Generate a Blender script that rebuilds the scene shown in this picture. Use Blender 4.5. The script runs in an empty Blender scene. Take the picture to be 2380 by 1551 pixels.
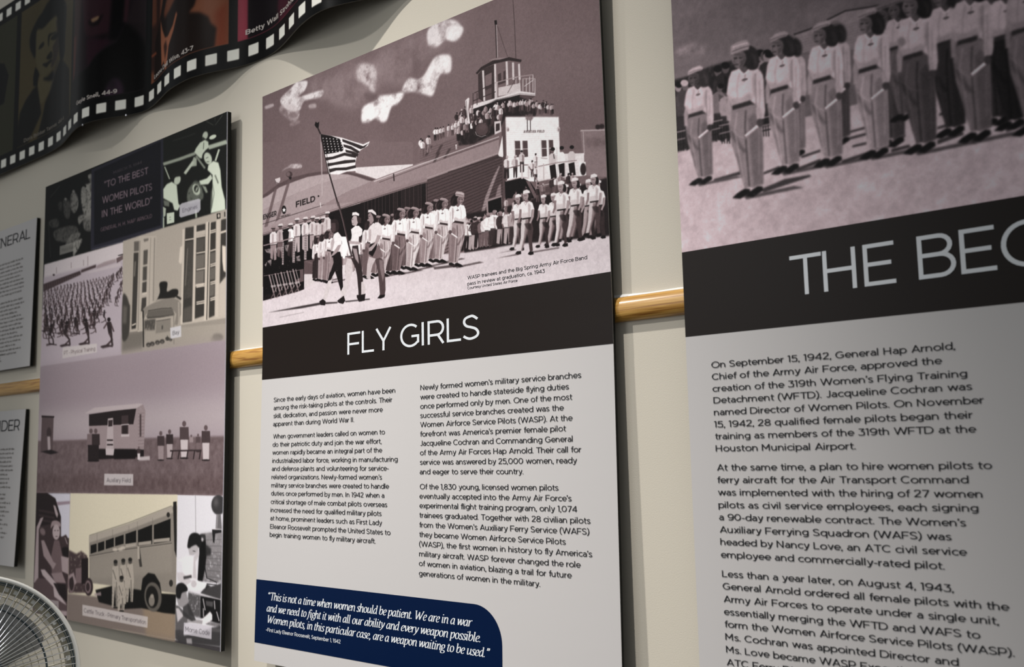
import bpy, bmesh, math, random
import numpy as np
SC = bpy.context.scene
C = SC.collection
random.seed(7)
RNG = np.random.default_rng(7)

# ------------------------------------------------------------------ camera
F = 2380 * 35 / 36                      # focal length in pixels of the 2380-wide frame
H = 1.45                                # eye height above the floor
DW = 1.284                              # camera to wall
L_ = np.array([-2694.0, 326.5, F]); L_ /= np.linalg.norm(L_)
U_ = np.array([-460.0, -(L_[0] * -460.0 + L_[2] * F) / L_[1], F]); U_ /= np.linalg.norm(U_)
R_ = -L_
N_ = -np.cross(R_, U_)
cam_d = bpy.data.cameras.new('camera')
cam = bpy.data.objects.new('camera', cam_d); C.objects.link(cam)
cam_d.lens = 35; cam_d.sensor_width = 36; cam_d.clip_start = 0.02
cam_d.dof.use_dof = True; cam_d.dof.focus_distance = 1.78; cam_d.dof.aperture_fstop = 5.0
from mathutils import Matrix, Vector
cam.matrix_world = Matrix(((R_[0], -R_[1], -R_[2], 0.0), (N_[0], -N_[1], -N_[2], -DW),
                           (U_[0], -U_[1], -U_[2], H), (0, 0, 0, 1)))
SC.camera = cam

# ------------------------------------------------------------------ light and exposure
SC.view_settings.view_transform = 'Standard'; SC.view_settings.look = 'None'
SC.view_settings.gamma = 1; SC.view_settings.use_curve_mapping = False
SC.view_settings.exposure = -0.15
world = bpy.data.worlds.new('world'); SC.world = world; world.use_nodes = True
world.node_tree.nodes['Background'].inputs[0].default_value = (0.95, 0.98, 1.0, 1)
world.node_tree.nodes['Background'].inputs[1].default_value = 0.25

def spot(name, loc, target, power, size_deg, blend, radius, col):
    d = bpy.data.lights.new(name, 'SPOT'); d.energy = power; d.spot_size = math.radians(size_deg)
    d.spot_blend = blend; d.shadow_soft_size = radius; d.color = col
    o = bpy.data.objects.new(name, d); C.objects.link(o); o.location = loc
    o.rotation_euler = (Vector(target) - Vector(loc)).to_track_quat('-Z', 'Y').to_euler()
    return o
spot('track_spot', (-3.4, -2.6, H + 2.8), (-1.42, 0, H - 1.02), 600, 43, 1.0, 0.07, (1.0, 0.975, 0.945))
spot('track_spot', (-1.25, -2.0, H + 4.2), (-1.28, 0, H - 0.24), 850, 25, 1.0, 0.06, (1.0, 0.975, 0.945))
def area(name, loc, target, power, sx, sy, col):
    d = bpy.data.lights.new(name, 'AREA'); d.energy = power; d.shape = 'RECTANGLE'; d.size = sx; d.size_y = sy; d.color = col
    o = bpy.data.objects.new(name, d); C.objects.link(o); o.location = loc
    o.rotation_euler = (Vector(target) - Vector(loc)).to_track_quat('-Z', 'Y').to_euler()
    return o
area('doorway_daylight', (-2.95, -4.3, H + 1.0), (-0.9, 0, H + .2), 20, 1.5, 2.1, (0.93, 0.97, 1.0))

area('fan_fill_light', (-2.6, -3.4, H + 1.75), (-2.3, -1.4, H - 1.2), 6, 1.2, .6, (1.0, 0.985, 0.96))  # added soft fill aimed at the fan to brighten its rim, no fixture seen

# ------------------------------------------------------------------ small helpers
def tag(o, label=None, cat=None, group=None, kind=None):
    if label: o['label'] = label
    if cat: o['category'] = cat
    if group: o['group'] = group
    if kind: o['kind'] = kind
    return o
def thing(name, loc, label, cat, group=None):
    o = bpy.data.objects.new(name, None); C.objects.link(o); o.location = loc
    o.empty_display_size = .05
    return tag(o, label, cat, group)
def link(name, verts, faces, mat, parent=None, uv=None, smooth=False):
    me = bpy.data.meshes.new(name)
    verts = np.asarray(verts, float)
    if parent is not None: verts = verts - np.array(parent.location)
    me.from_pydata(verts.tolist(), [], [list(map(int, f)) for f in faces]); 
    me.materials.append(mat)
    if uv is not None:
        l = me.uv_layers.new(name='UVMap'); uv = np.asarray(uv, float)
        idx = np.empty(len(me.loops), int); me.loops.foreach_get('vertex_index', idx)
        l.data.foreach_set('uv', uv[idx].ravel())
    if smooth: me.polygons.foreach_set('use_smooth', [True] * len(me.polygons))
    me.update()
    o = bpy.data.objects.new(name, me); C.objects.link(o)
    if parent is not None: o.parent = parent
    return o
def s2l(c):
    c = np.asarray(c, float) / 255.0
    return np.where(c <= .04045, c / 12.92, ((c + .055) / 1.055) ** 2.4)
def mat(name, rgb, rough=.5, spec=.5, metal=0.0, coat=0.0, bump=None, grain=None, lin=False):
    """principled material; bump=(scale, strength, distance); grain=(scale, amount)"""
    m = bpy.data.materials.new(name); m.use_nodes = True; nt = m.node_tree; b = nt.nodes['Principled BSDF']
    c = tuple(rgb if lin else s2l(rgb)) + (1,)
    b.inputs['Base Color'].default_value = c; b.inputs['Roughness'].default_value = rough
    b.inputs['Specular IOR Level'].default_value = spec; b.inputs['Metallic'].default_value = metal
    b.inputs['Coat Weight'].default_value = coat; b.inputs['Coat Roughness'].default_value = .15
    tc = nt.nodes.new('ShaderNodeTexCoord')
    if bump:
        n = nt.nodes.new('ShaderNodeTexNoise'); n.inputs['Scale'].default_value = bump[0]; n.inputs['Detail'].default_value = 4
        nt.links.new(tc.outputs['Object'], n.inputs['Vector'])
        bp = nt.nodes.new('ShaderNodeBump'); bp.inputs['Strength'].default_value = bump[1]; bp.inputs['Distance'].default_value = bump[2]
        nt.links.new(n.outputs['Fac'], bp.inputs['Height']); nt.links.new(bp.outputs['Normal'], b.inputs['Normal'])
    if grain:
        n = nt.nodes.new('ShaderNodeTexNoise'); n.inputs['Scale'].default_value = grain[0]; n.inputs['Detail'].default_value = 3
        nt.links.new(tc.outputs['Object'], n.inputs['Vector'])
        r = nt.nodes.new('ShaderNodeMapRange'); r.inputs['From Min'].default_value = .3; r.inputs['From Max'].default_value = .7
        r.inputs['To Min'].default_value = 1 - grain[1]; r.inputs['To Max'].default_value = 1 + grain[1]
        nt.links.new(n.outputs['Fac'], r.inputs['Value'])
        v = nt.nodes.new('ShaderNodeVectorMath'); v.operation = 'SCALE'; v.inputs[0].default_value = c[:3]
        nt.links.new(r.outputs['Result'], v.inputs['Scale']); nt.links.new(v.outputs['Vector'], b.inputs['Base Color'])
    return m

# ------------------------------------------------------------------ photo pixel -> point on a surface facing the camera
def ray(px, py):
    v = np.stack([np.asarray(px, float) - 1190, np.asarray(py, float) - 775.5, np.full(np.shape(px), F)], -1)
    return v @ R_, v @ N_, v @ U_
def hit(px, py, n=DW):
    rx, rn, rz = ray(px, py); t = n / rn
    return t * rx, t * rz
class Panel:
    """an upright board: x0..x1, z0..z1 (z measured from eye height), front face `gap` off the wall, bowed by delta(x, z)"""
    def __init__(s, x0, x1, z0, z1, gap, thick, delta):
        s.x0, s.x1, s.z0, s.z1, s.gap, s.thick, s.delta = x0, x1, z0, z1, gap, thick, delta
    def surf(s, px, py):
        n = np.full(np.shape(px), DW - s.gap)
        rx, rn, rz = ray(px, py)
        for _ in range(6):
            t = n / rn; x, z = t * rx, t * rz
            n = DW - s.gap - s.delta(x, z)
        t = n / rn
        return t * rx, t * rz
    def world(s, x, z, off=0.0):
        x = np.asarray(x, float); z = np.asarray(z, float)
        return np.stack([x, -(s.gap + s.delta(x, z) + off), z + H], -1)
def lerp(a, b, t): return a + (b - a) * t
def bow(x0, x1, zc, zt, zb, tl, tr, bl, br, p=1.25, q=1.1):
    def d(x, z):
        u = (np.asarray(x) - x0) / (x1 - x0); z = np.asarray(z)
        top = lerp(tl, tr, u) * np.clip((z - zc) / (zt - zc), 0, 2) ** p
        bot = lerp(bl, br, u) * np.clip((zc - z) / (zc - zb), 0, 2) ** q
        return top + bot
    return d
zero = lambda x, z: np.asarray(x) * 0.0
MAIN = Panel(-1.7968, -.8815, -.4248, .7830, .022, .0062, bow(-1.7968, -.8815, .21, .783, -.425, .0042, .0081, .0167, .0088))
THIRD = Panel(-.7534, .161, -.4300, .7850, .022, .0062, zero)
SECOND = Panel(-2.8568, -1.9295, -.4232, .7816, .026, .010, bow(-2.8568, -1.9295, .21, .7816, -.4232, .0008, .0023, .0004, .0057))
UPPER = Panel(-3.40, -2.9436, .2676, .7085, .012, .010, lambda x, z: np.clip(.7085 - z, 0, 1) * .016)
LOWER = Panel(-3.43, -2.9763, -.3064, .1439, .012, .010, lambda x, z: np.clip(.1439 - z, 0, 1) * .042)

def sheet(P, x0, x1, z0, z1, off, mt, name, parent, nx=12, nz=24, zt=None, uv=False):
    """thin printed sheet that follows the bow of the board"""
    xs = np.linspace(x0, x1, nx + 1); v = []; f = []; uvs = []
    for i, x in enumerate(xs):
        top = zt(x) if zt else z1
        for z in np.linspace(z0, top, nz + 1):
            v.append((x, z)); uvs.append(((x - x0) / (x1 - x0), (z - z0) / (z1 - z0)))
    v = np.array(v)
    for i in range(nx):
        for j in range(nz):
            a = i * (nz + 1) + j; f.append((a, a + nz + 1, a + nz + 2, a + 1))
    return link(name, P.world(v[:, 0], v[:, 1], off), f, mt, parent, uv=uvs if uv else None, smooth=True)
def slab(P, mt, name, parent, x0, x1, z0, z1, front, back, nx=6, nz=28):
    xs = np.linspace(x0, x1, nx + 1); zs = np.linspace(z0, z1, nz + 1); v = []; f = []
    idx = {}
    for k, off in enumerate((front, -back)):
        for i, x in enumerate(xs):
            for j, z in enumerate(zs):
                idx[k, i, j] = len(v); v.append(P.world(x, z, off))
    for i in range(nx):
        for j in range(nz):
            f.append((idx[0, i, j], idx[0, i + 1, j], idx[0, i + 1, j + 1], idx[0, i, j + 1]))
            f.append((idx[1, i, j], idx[1, i, j + 1], idx[1, i + 1, j + 1], idx[1, i + 1, j]))
    for i in range(nx):
        f.append((idx[0, i, 0], idx[1, i, 0], idx[1, i + 1, 0], idx[0, i + 1, 0]))
        f.append((idx[0, i, nz], idx[0, i + 1, nz], idx[1, i + 1, nz], idx[1, i, nz]))
    for j in range(nz):
        f.append((idx[0, 0, j], idx[0, 0, j + 1], idx[1, 0, j + 1], idx[1, 0, j]))
        f.append((idx[0, nx, j], idx[1, nx, j], idx[1, nx, j + 1], idx[0, nx, j + 1]))
    return link(name, v, f, mt, parent)
def box(name, x0, x1, y0, y1, z0, z1, mt, parent=None, bevel=0):
    bm = bmesh.new(); bmesh.ops.create_cube(bm, size=1)
    for v in bm.verts:
        v.co = ((x0 + x1) / 2 + v.co.x * (x1 - x0), (y0 + y1) / 2 + v.co.y * (y1 - y0), (z0 + z1) / 2 + v.co.z * (z1 - z0))
    if bevel: bmesh.ops.bevel(bm, geom=bm.edges[:], offset=bevel, segments=2, affect='EDGES')
    bm.verts.index_update()
    v = [tuple(q.co) for q in bm.verts]; f = [[q.index for q in g.verts] for g in bm.faces]; bm.free()
    return link(name, v, f, mt, parent)
# ------------------------------------------------------------------ lettering: a monoline geometric alphabet and a cursive one
def arc(cx, cy, rx, ry, a0, a1, n=None):
    n = n or max(3, int(abs(a1 - a0) / 15))
    return [(cx + rx * math.cos(math.radians(a)), cy + ry * math.sin(math.radians(a))) for a in np.linspace(a0, a1, n + 1)]
def spl(p, n=5):
    q = [p[0]] + list(p) + [p[-1]]; out = []
    for i in range(1, len(q) - 2):
        for k in range(n):
            t = k / n; out.append(tuple(.5 * (2 * q[i][d] + (q[i + 1][d] - q[i - 1][d]) * t + (2 * q[i - 1][d] - 5 * q[i][d] + 4 * q[i + 1][d] - q[i + 2][d]) * t * t + (3 * q[i][d] - q[i - 1][d] - 3 * q[i + 1][d] + q[i + 2][d]) * t ** 3) for d in (0, 1)))
    return out + [tuple(p[-1])]
def ess(x0, x1, y0, y1, h):
    cx = (x0 + x1) / 2; a, b = x0 + h, x1 - h; hh = y1 - y0; m = (y0 + y1) / 2
    return spl([(b - .02 * hh, y1 - .19 * hh), (cx + .10 * hh, y1 - h - .01 * hh), (cx - .02 * hh, y1 - h + 0), (a + .07 * hh, y1 - h - .07 * hh), (a + .01 * hh, y1 - .27 * hh),
                (a + .10 * hh, m + .08 * hh), (cx, m + .005 * hh), (b - .10 * hh, m - .08 * hh), (b, y0 + .26 * hh), (b - .07 * hh, y0 + h + .07 * hh),
                (cx + .02 * hh, y0 + h), (cx - .14 * hh, y0 + h + .02 * hh), (a - .02 * hh, y0 + .17 * hh)])
X, K, A, D = 73.0, 100.0, 104.0, -27.0     # x-height, cap height, ascender, descender
def sans(c, w):
    h = w / 2; P = []; adv = 60
    def bowl(x0, x1, y0=-1, y1=X + 1): P.append(arc((x0 + x1) / 2, (y0 + y1) / 2, (x1 - x0) / 2 - h, (y1 - y0) / 2 - h, 0, 360, 24))
    def V(x, y0, y1): P.append([(x, y0), (x, y1)])
    def arch(xl, xr, ry=27, foot=0): P.append(arc((xl + xr) / 2, X - h - ry, (xr - xl) / 2, ry, 180, 0, 10) + [(xr, foot)])
    if c == 'a':
        R = 57 - h; V(R, 0, 46); P.append([(R, 44)] + arc((h + R) / 2 + 1, X - h - 24, (R - h) / 2 - 1, 24, 4, 148, 9))
        P.append([(R, 41), (27, 41)] + arc(25, (42 + h) / 2, 25 - h, (42 - h) / 2, 90, 270, 8) + spl([(28, h), (R - 10, h + 5), (R, 17)], 3)); adv = 67
    elif c == 'b': V(h, 0, A); bowl(0, 70); adv = 76
    elif c == 'c': P.append(arc(37, X / 2, 37 - h, X / 2 + 1 - h, 44, 316, 18)); adv = 66
    elif c == 'd': bowl(0, 70); V(70 - h, 0, A); adv = 79
    elif c == 'e': P.append([(h + 1, 35), (68 - h, 35)] + arc(34.5, X / 2, 34.5 - h, X / 2 + 1 - h, 0, 318, 22)); adv = 73
    elif c == 'f': P.append([(17, 0), (17, 80)] + arc(17 + 17, 84, 17, 20 - h, 180, 78, 6)); P.append([(0, 66), (38, 66)]); adv = 39
    elif c == 'g': bowl(0, 68, 3); P.append([(68 - h, X), (68 - h, 2)] + arc(35, 2, 33 - h, 27 - h, 0, -140, 9)); adv = 78
    elif c == 'h': V(h, 0, A); arch(h, 62 - h); adv = 74
    elif c == 'i': V(h, 0, X); P.append([(h, 87), (h, 87 + w * 1.1)]); adv = w + 15
    elif c == 'j': P.append([(h + 4, X), (h + 4, -12)] + arc(h - 8, -12, 12, 14, 0, -80, 4)); P.append([(h + 4, 87), (h + 4, 87 + w * 1.1)]); adv = w + 19
    elif c == 'k': V(h, 0, A); P.append([(h, 24), (56, X)]); P.append([(24, 43), (59, 0)]); adv = 65
    elif c == 'l': V(h, 0, A); adv = w + 15
    elif c == 'm': V(h, 0, X); arch(h, 55 - h, 25); arch(55 - h, 104 - h, 25); adv = 117
    elif c == 'n': V(h, 0, X); arch(h, 62 - h); adv = 75
    elif c == 'o': bowl(0, 74); adv = 81
    elif c == 'p': V(h, D, X); bowl(0, 70); adv = 77
    elif c == 'q': bowl(0, 70); V(70 - h, D, X); adv = 80
    elif c == 'r': V(h, 0, X); P.append([(h, 36)] + arc(h + 31, 38, 31, X - 38 - h, 180, 93, 7)); adv = 44
    elif c == 's': P.append(ess(0, 52, -1, X + 1, h)); adv = 59
    elif c == 't': P.append([(16, 93), (16, 20)] + arc(34, 20, 18, 21 - h, 180, 285, 7)); P.append([(0, 66), (40, 66)]); adv = 46
    elif c == 'u': P.append([(h, X), (h, 27 + h)] + arc(31, 27 + h, 31 - h, 28, 180, 360, 10)); V(62 - h, 0, X); adv = 77
    elif c == 'v': P.append([(h, X), (32, h * .6), (64 - h, X)]); adv = 68
    elif c == 'w': P.append([(h, X), (26, h * .6), (49, X - h * .3), (72, h * .6), (98 - h, X)]); adv = 102
    elif c == 'x': P.append([(h, X), (60 - h, 0)]); P.append([(h, 0), (60 - h, X)]); adv = 64
    elif c == 'y': P.append([(64 - h, X), (33, 0), (24, D + 10), (14, D + h), (4, D + h + 3)]); P.append([(h, X), (33, 1)]); adv = 68
    elif c == 'z': P.append([(2, X - h), (50, X - h), (5, h), (53, h)]); adv = 60
    elif c == 'A': P.append([(h, 0), (44, K - h * .4), (88 - h, 0)]); P.append([(19, 30), (69, 30)]); adv = 92
    elif c == 'B': P.append([(38, 53), (h, 53), (h, K - h), (40, K - h)] + arc(44, (K - h + 53) / 2, 23, (K - h - 53) / 2, 90, -90, 9) + [(38, 53)])
    elif c == 'C': P.append(arc(49, 50, 49 - h, 51 - h, 45, 315, 22)); adv = 94
    elif c == 'D': P.append([(h, h), (h, K - h), (36, K - h)] + arc(40, 50, 48 - h, 50 - h, 90, -90, 14) + [(h, h)]); adv = 97
    elif c == 'E': P.append([(68, K - h), (h, K - h), (h, h), (69, h)]); P.append([(h, 51), (61, 51)]); adv = 79
    elif c == 'F': P.append([(68, K - h), (h, K - h), (h, 0)]); P.append([(h, 47), (61, 47)]); adv = 76
    elif c == 'G': P.append(arc(49, 50, 49 - h, 51 - h, 48, 316, 22) + [(90 - h, 20), (90 - h, 46), (54, 46)]); adv = 101
    elif c == 'H': V(h, 0, K); V(76 - h, 0, K); P.append([(h, 50), (76 - h, 50)]); adv = 93
    elif c == 'I': V(h + 1, 0, K); adv = w + 18
    elif c == 'J': P.append([(50 - h, K), (50 - h, 30)] + arc(26, 30, 24 - h, 31 - h, 0, -145, 9)); adv = 62
    elif c == 'K': V(h, 0, K); P.append([(h, 34), (70, K)]); P.append([(30, 55), (76, 0)]); adv = 82
    elif c == 'L': P.append([(h, K), (h, h), (62, h)]); adv = 70
    elif c == 'M': P.append([(h, 0), (h, K - 2), (45, 32), (90 - h, K - 2), (90 - h, 0)]); adv = 107
    elif c == 'N': P.append([(h, 0), (h, K - 2), (77 - h, 2), (77 - h, K)]); adv = 94
    elif c == 'O': P.append(arc(52, 50, 52 - h, 51 - h, 0, 360, 28)); adv = 112
    elif c == 'P': P.append([(h, 0), (h, K - h), (40, K - h)] + arc(44, (K - h + 36) / 2, 30 - h, (K - h - 36) / 2, 90, -90, 10) + [(h, 36)]); adv = 82
    elif c == 'Q': P.append(arc(52, 50, 52 - h, 51 - h, 0, 360, 28)); P.append([(60, 28), (98, -6)]); adv = 112
    elif c == 'R': P.append([(h, 0), (h, K - h), (42, K - h)] + arc(44, (K - h + 38) / 2, 31 - h, (K - h - 38) / 2, 90, -90, 10) + [(h, 38)]); P.append([(46, 38), (76 - h, 0)]); adv = 86
    elif c == 'S': P.append(ess(0, 70, -1, K + 1, h)); adv = 79
    elif c == 'T': P.append([(0, K - h), (76, K - h)]); V(38, 0, K - h); adv = 79
    elif c == 'U': P.append([(h, K), (h, 38)] + arc(38, 38, 38 - h, 39 - h, 180, 360, 12) + [(76 - h, K)]); adv = 91
    elif c == 'V': P.append([(h, K), (43, h * .5), (86 - h, K)]); adv = 90
    elif c == 'W': P.append([(h, K), (35, h * .5), (66, K - h * .3), (97, h * .5), (132 - h, K)]); adv = 137
    elif c == 'X': P.append([(h, K), (78 - h, 0)]); P.append([(h, 0), (78 - h, K)]); adv = 83
    elif c == 'Y': P.append([(h, K), (40, 42), (80 - h, K)]); V(40, 0, 42); adv = 84
    elif c == 'Z': P.append([(4, K - h), (68, K - h), (7, h), (71, h)]); adv = 80
    elif c == '0': P.append(arc(39, 50, 39 - h, 51 - h, 0, 360, 24)); adv = 89
    elif c == '1': P.append([(0, 88), (22, K - 2), (22, 0)]); adv = 42
    elif c == '2': P.append(spl([(6, 76), (14, 93), (32, K - h), (52, 93), (58, 74), (50, 55), (28, 31), (8, h)], 4) + [(65, h)]); adv = 76
    elif c == '3': P.append([(6, K - h), (58, K - h), (32, 60)] + spl([(40, 60), (60, 50), (66 - h, 31), (56, 9), (32, h), (12, 7), (3, 18)], 4)); adv = 76
    elif c == '4': P.append([(58, 0), (58, K - 2), (5, 28), (77, 28)]); adv = 86
    elif c == '5': P.append([(62, K - h), (14, K - h), (10, 58)] + spl([(16, 56), (33, 62), (56, 54), (66 - h, 31), (55, 8), (31, h), (12, 7), (3, 17)], 4)); adv = 77
    elif c == '6': P.append(arc(37, 33, 37 - h, 34 - h, 0, 360, 20)); P.append(spl([(h, 34), (9, 70), (30, K - h), (62, 90)], 5)); adv = 82
    elif c == '7': P.append([(2, K - h), (62, K - h), (22, 0)]); adv = 72
    elif c == '8': P.append(arc(37, 75, 32 - h, 26 - h, 0, 360, 18)); P.append(arc(37, 28, 36 - h, 29 - h, 0, 360, 20)); adv = 82
    elif c == '9': P.append(arc(37, 67, 37 - h, 34 - h, 0, 360, 20)); P.append(spl([(74 - h, 66), (65, 30), (44, h), (12, 10)], 5)); adv = 82
    elif c == '.': P.append([(h * 1.1, 0), (h * 1.1, w * 1.15)]); adv = w + 11
    elif c == ',': P.append([(h * 1.3, w * 1.15), (h * 1.3, w * .2), (h * .3, -14)]); adv = w + 11
    elif c in "'\u2019": P.append([(h * 1.2, K + 2), (h * 1.2, K - 12), (h * .4, K - 27)]); adv = w + 8
    elif c == '-': P.append([(2, 36), (36, 36)]); adv = 44
    elif c == '\u2013': P.append([(0, 36), (52, 36)]); adv = 60
    elif c == '(': P.append(spl([(30, K + 8), (11, 78), (h, 46), (11, 8), (30, -20)], 4)); adv = 38
    elif c == ')': P.append(spl([(0, K + 8), (19, 78), (30 - h, 46), (19, 8), (0, -20)], 4)); adv = 41
    elif c == ' ': adv = 38
    if c == 'B':
        P.append([(38, 53)] + arc(46, (h + 53) / 2, 31 - h, (53 - h) / 2, 90, -90, 10) + [(h, h), (h, 54)]); adv = 86
    return P, adv
def cursive(c, w):
    """slanted text face: same units, drawn upright here, sheared and given thick and thin strokes later"""
    P = []; adv = 44; X2 = 68
    def tl(x, y=X2): P.append([(x - 9, y - 5), (x, y)])
    def br(x): P.append([(x, 3), (x + 4, 0), (x + 11, 5)])
    def stem(x, y, b=True):
        P.append([(x, 0 if not b else 2), (x, y)]); P.append([(x - 9, y - 4), (x + 1, y)])
        if b: br(x)
    def foot(x): P.append([(x - 8, 0), (x + 8, 0)])
    def bow(x0, x1, y0=0, y1=X2): P.append(arc((x0 + x1) / 2, (y0 + y1) / 2, (x1 - x0) / 2, (y1 - y0) / 2, 0, 360, 20))
    def ar(x0, x1): P.append(spl([(x0, 38), (x0 + (x1 - x0) * .45, X2 - 3), (x0 + (x1 - x0) * .75, X2 - 1), (x1, X2 - 14), (x1, 30)], 4) + [(x1, 4)])
    if c == 'a': P.append(spl([(38, 60), (24, X2), (9, 48), (4, 24), (12, 3), (24, 6), (38, 30)], 4)); P.append([(38, X2), (38, 6)]); br(38); adv = 51
    elif c == 'b': P.append([(7, 8), (7, 104)]); P.append([(-3, 100), (7, 104)]); P.append(spl([(7, 36), (20, 62), (34, X2), (42, 50), (40, 24), (26, 2), (7, 8)], 4)); adv = 50
    elif c == 'c': P.append(spl([(35, 56), (26, X2), (12, 56), (4, 30), (10, 6), (22, 0), (36, 12)], 4)); adv = 39
    elif c == 'd': P.append(spl([(38, 60), (24, X2), (9, 48), (4, 24), (12, 3), (24, 6), (38, 30)], 4)); P.append([(38, 104), (38, 6)]); P.append([(28, 100), (38, 104)]); br(38); adv = 51
    elif c == 'e': P.append(spl([(6, 30), (26, 36), (35, 50), (28, 66), (16, 62), (5, 38), (7, 10), (20, 0), (35, 12)], 4)); adv = 40
    elif c == 'f': P.append(spl([(-12, -28), (-2, -24), (6, 10), (12, 60), (20, 96), (30, 104), (38, 100)], 4)); P.append([(-1, 66), (27, 66)]); adv = 28
    elif c == 'g': bow(5, 36, 24, X2); P.append(spl([(12, 28), (5, 14), (20, 6), (38, -2), (38, -20), (18, -29), (1, -22), (2, -8), (16, 4)], 4)); P.append([(30, 62), (42, 66)]); adv = 43
    elif c == 'h': P.append([(8, 0), (8, 104)]); P.append([(-2, 100), (8, 104)]); ar(8, 40); br(40); adv = 52
    elif c == 'i': stem(9, X2); P.append([(10, 88), (13, 98)]); adv = 25
    elif c == 'j': P.append([(10, X2), (8, -16), (-6, -28)]); P.append([(10, 88), (13, 98)]); adv = 23
    elif c == 'k': P.append([(8, 0), (8, 104)]); P.append([(8, 32), (34, X2)]); P.append([(18, 42), (38, 0)]); adv = 45
    elif c == 'l': stem(9, 104); adv = 25
    elif c == 'm': P.append([(8, 0), (8, X2)]); tl(8); ar(8, 38); ar(38, 70); br(70); adv = 82
    elif c == 'n': P.append([(8, 0), (8, X2)]); tl(8); ar(8, 40); br(40); adv = 52
    elif c == 'o': bow(5, 41); adv = 48
    elif c == 'p': P.append([(8, -28), (8, X2)]); tl(8); P.append([(0, -28), (17, -28)]); P.append(spl([(8, 36), (20, 62), (34, X2), (42, 50), (40, 24), (26, 2), (8, 8)], 4)); adv = 50
    elif c == 'q': P.append(spl([(38, 60), (24, X2), (9, 48), (4, 24), (12, 3), (24, 6), (38, 30)], 4)); P.append([(38, X2), (38, -28)]); adv = 50
    elif c == 'r': P.append([(8, 0), (8, X2)]); tl(8); P.append(spl([(8, 36), (18, 60), (30, X2), (35, 62)], 4)); adv = 35
    elif c == 's': P.append(spl([(31, 56), (24, X2), (10, 62), (9, 48), (24, 30), (30, 14), (20, 0), (8, 2), (2, 13)], 4)); adv = 35
    elif c == 't': P.append(spl([(14, 84), (10, 40), (10, 8), (18, 0), (29, 8)], 4)); P.append([(0, 66), (28, 66)]); adv = 30
    elif c == 'u': P.append(spl([(9, X2), (8, 20), (14, 2), (26, 8), (40, 34)], 4)); tl(9); P.append([(40, X2), (40, 6)]); br(40); adv = 53
    elif c == 'v': P.append([(7, X2), (19, 2)]); P.append(spl([(19, 2), (36, 30), (40, 56), (34, X2)], 4)); tl(7); adv = 44
    elif c == 'w': P.append([(7, X2), (14, 2)]); P.append([(14, 2), (36, X2)]); P.append([(36, X2), (43, 2)]); P.append(spl([(43, 2), (60, 30), (64, 56), (58, X2)], 4)); tl(7); adv = 69
    elif c == 'y': P.append([(7, X2), (20, 2)]); P.append(spl([(40, X2), (34, 34), (18, 0), (2, -24), (-8, -27)], 4)); tl(7); adv = 45
    elif c == 'T': P.append([(34, 0), (34, K)]); P.append([(6, 86), (8, K), (62, K), (62, 86)]); foot(34); adv = 62
    elif c == 'W': P.append([(8, K), (22, 2)]); P.append([(22, 2), (50, 84)]); P.append([(48, 90), (60, 2)]); P.append([(60, 2), (94, K)]); P.append([(-2, K), (20, K)]); P.append([(84, K), (102, K)]); adv = 98
    elif c == '.': P.append([(5, 0), (8, 10)]); adv = 22
    elif c == ',': P.append([(8, 10), (9, 0), (2, -16)]); adv = 22
    elif c == '\u201c': 
        for q in (8, 24): P.append([(q + 4, K + 2), (q - 1, 88), (q + 2, 76)])
        adv = 38
    elif c == '\u201d':
        for q in (8, 24): P.append([(q, K + 2), (q + 2, 88), (q - 4, 74)])
        adv = 34
    elif c == ' ': adv = 23
    return P, adv
def thicken(path, w, contrast):
    p = np.array(path, float); n = len(p)
    closed = n > 3 and np.allclose(p[0], p[-1])
    d = np.diff(p, axis=0); l = np.hypot(d[:, 0], d[:, 1]); keep = np.r_[True, l > 1e-6]; p = p[keep]; n = len(p)
    d = np.diff(p, axis=0); l = np.hypot(d[:, 0], d[:, 1])[:, None]; d /= l
    if closed: dp = np.vstack([d[-1:], d]); dn = np.vstack([d, d[:1]])
    else: dp = np.vstack([d[:1], d]); dn = np.vstack([d, d[-1:]])
    n1 = np.stack([-dp[:, 1], dp[:, 0]], 1); n2 = np.stack([-dn[:, 1], dn[:, 0]], 1)
    m = n1 + n2; mm = (m * m).sum(1)[:, None]; m = np.where(mm > .35, 2 * m / np.maximum(mm, .35), (n1 + n2) / 2 * 2)
    hw = w / 2
    if contrast:
        t = (dp + dn); t /= np.maximum(np.hypot(t[:, 0], t[:, 1])[:, None], 1e-6)
        hw = (w * .20 + w * .42 * np.abs(t[:, 1] * .96 - t[:, 0] * .28) ** 1.3)[:, None]
    return np.vstack([p + m * hw, p - m * hw]), n
_GC = {}
def split_sharp(P, w):
    """break strokes at acute corners (as in N, M, 4) and let both arms run a little past the corner"""
    out = []
    for path in P:
        p = [np.array(q, float) for q in path]; cur = [p[0]]
        for i in range(1, len(p) - 1):
            a = p[i] - p[i - 1]; b = p[i + 1] - p[i]; la, lb = np.hypot(*a), np.hypot(*b)
            cur.append(p[i])
            if la > 6 and lb > 6 and (a @ b) / (la * lb) < -.2:
                cur[-1] = p[i] + a / la * w * .22; out.append(cur); cur = [p[i] - b / lb * w * .22]
        cur.append(p[-1]); out.append(cur)
    return out
def glyph(c, style, w):
    k = (c, style, w)
    if k not in _GC:
        P, adv = (cursive if style == 'cursive' else sans)(c, w)
        V = []; Fc = []; b = 0
        for path in split_sharp(P, w):
            v, n = thicken(path, w, style == 'cursive')
            if style == 'cursive': v[:, 0] += v[:, 1] * .17
            v = np.column_stack([v, np.full(len(v), len(V) * .000006)]); V.append(v); Fc += [(b + i, b + n + i, b + n + i + 1, b + i + 1) for i in range(n - 1)]; b += 2 * n
        _GC[k] = (np.vstack(V) if V else np.zeros((0, 3)), np.array(Fc, int).reshape(-1, 4), adv)
    return _GC[k]
RATIOS = []
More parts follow.
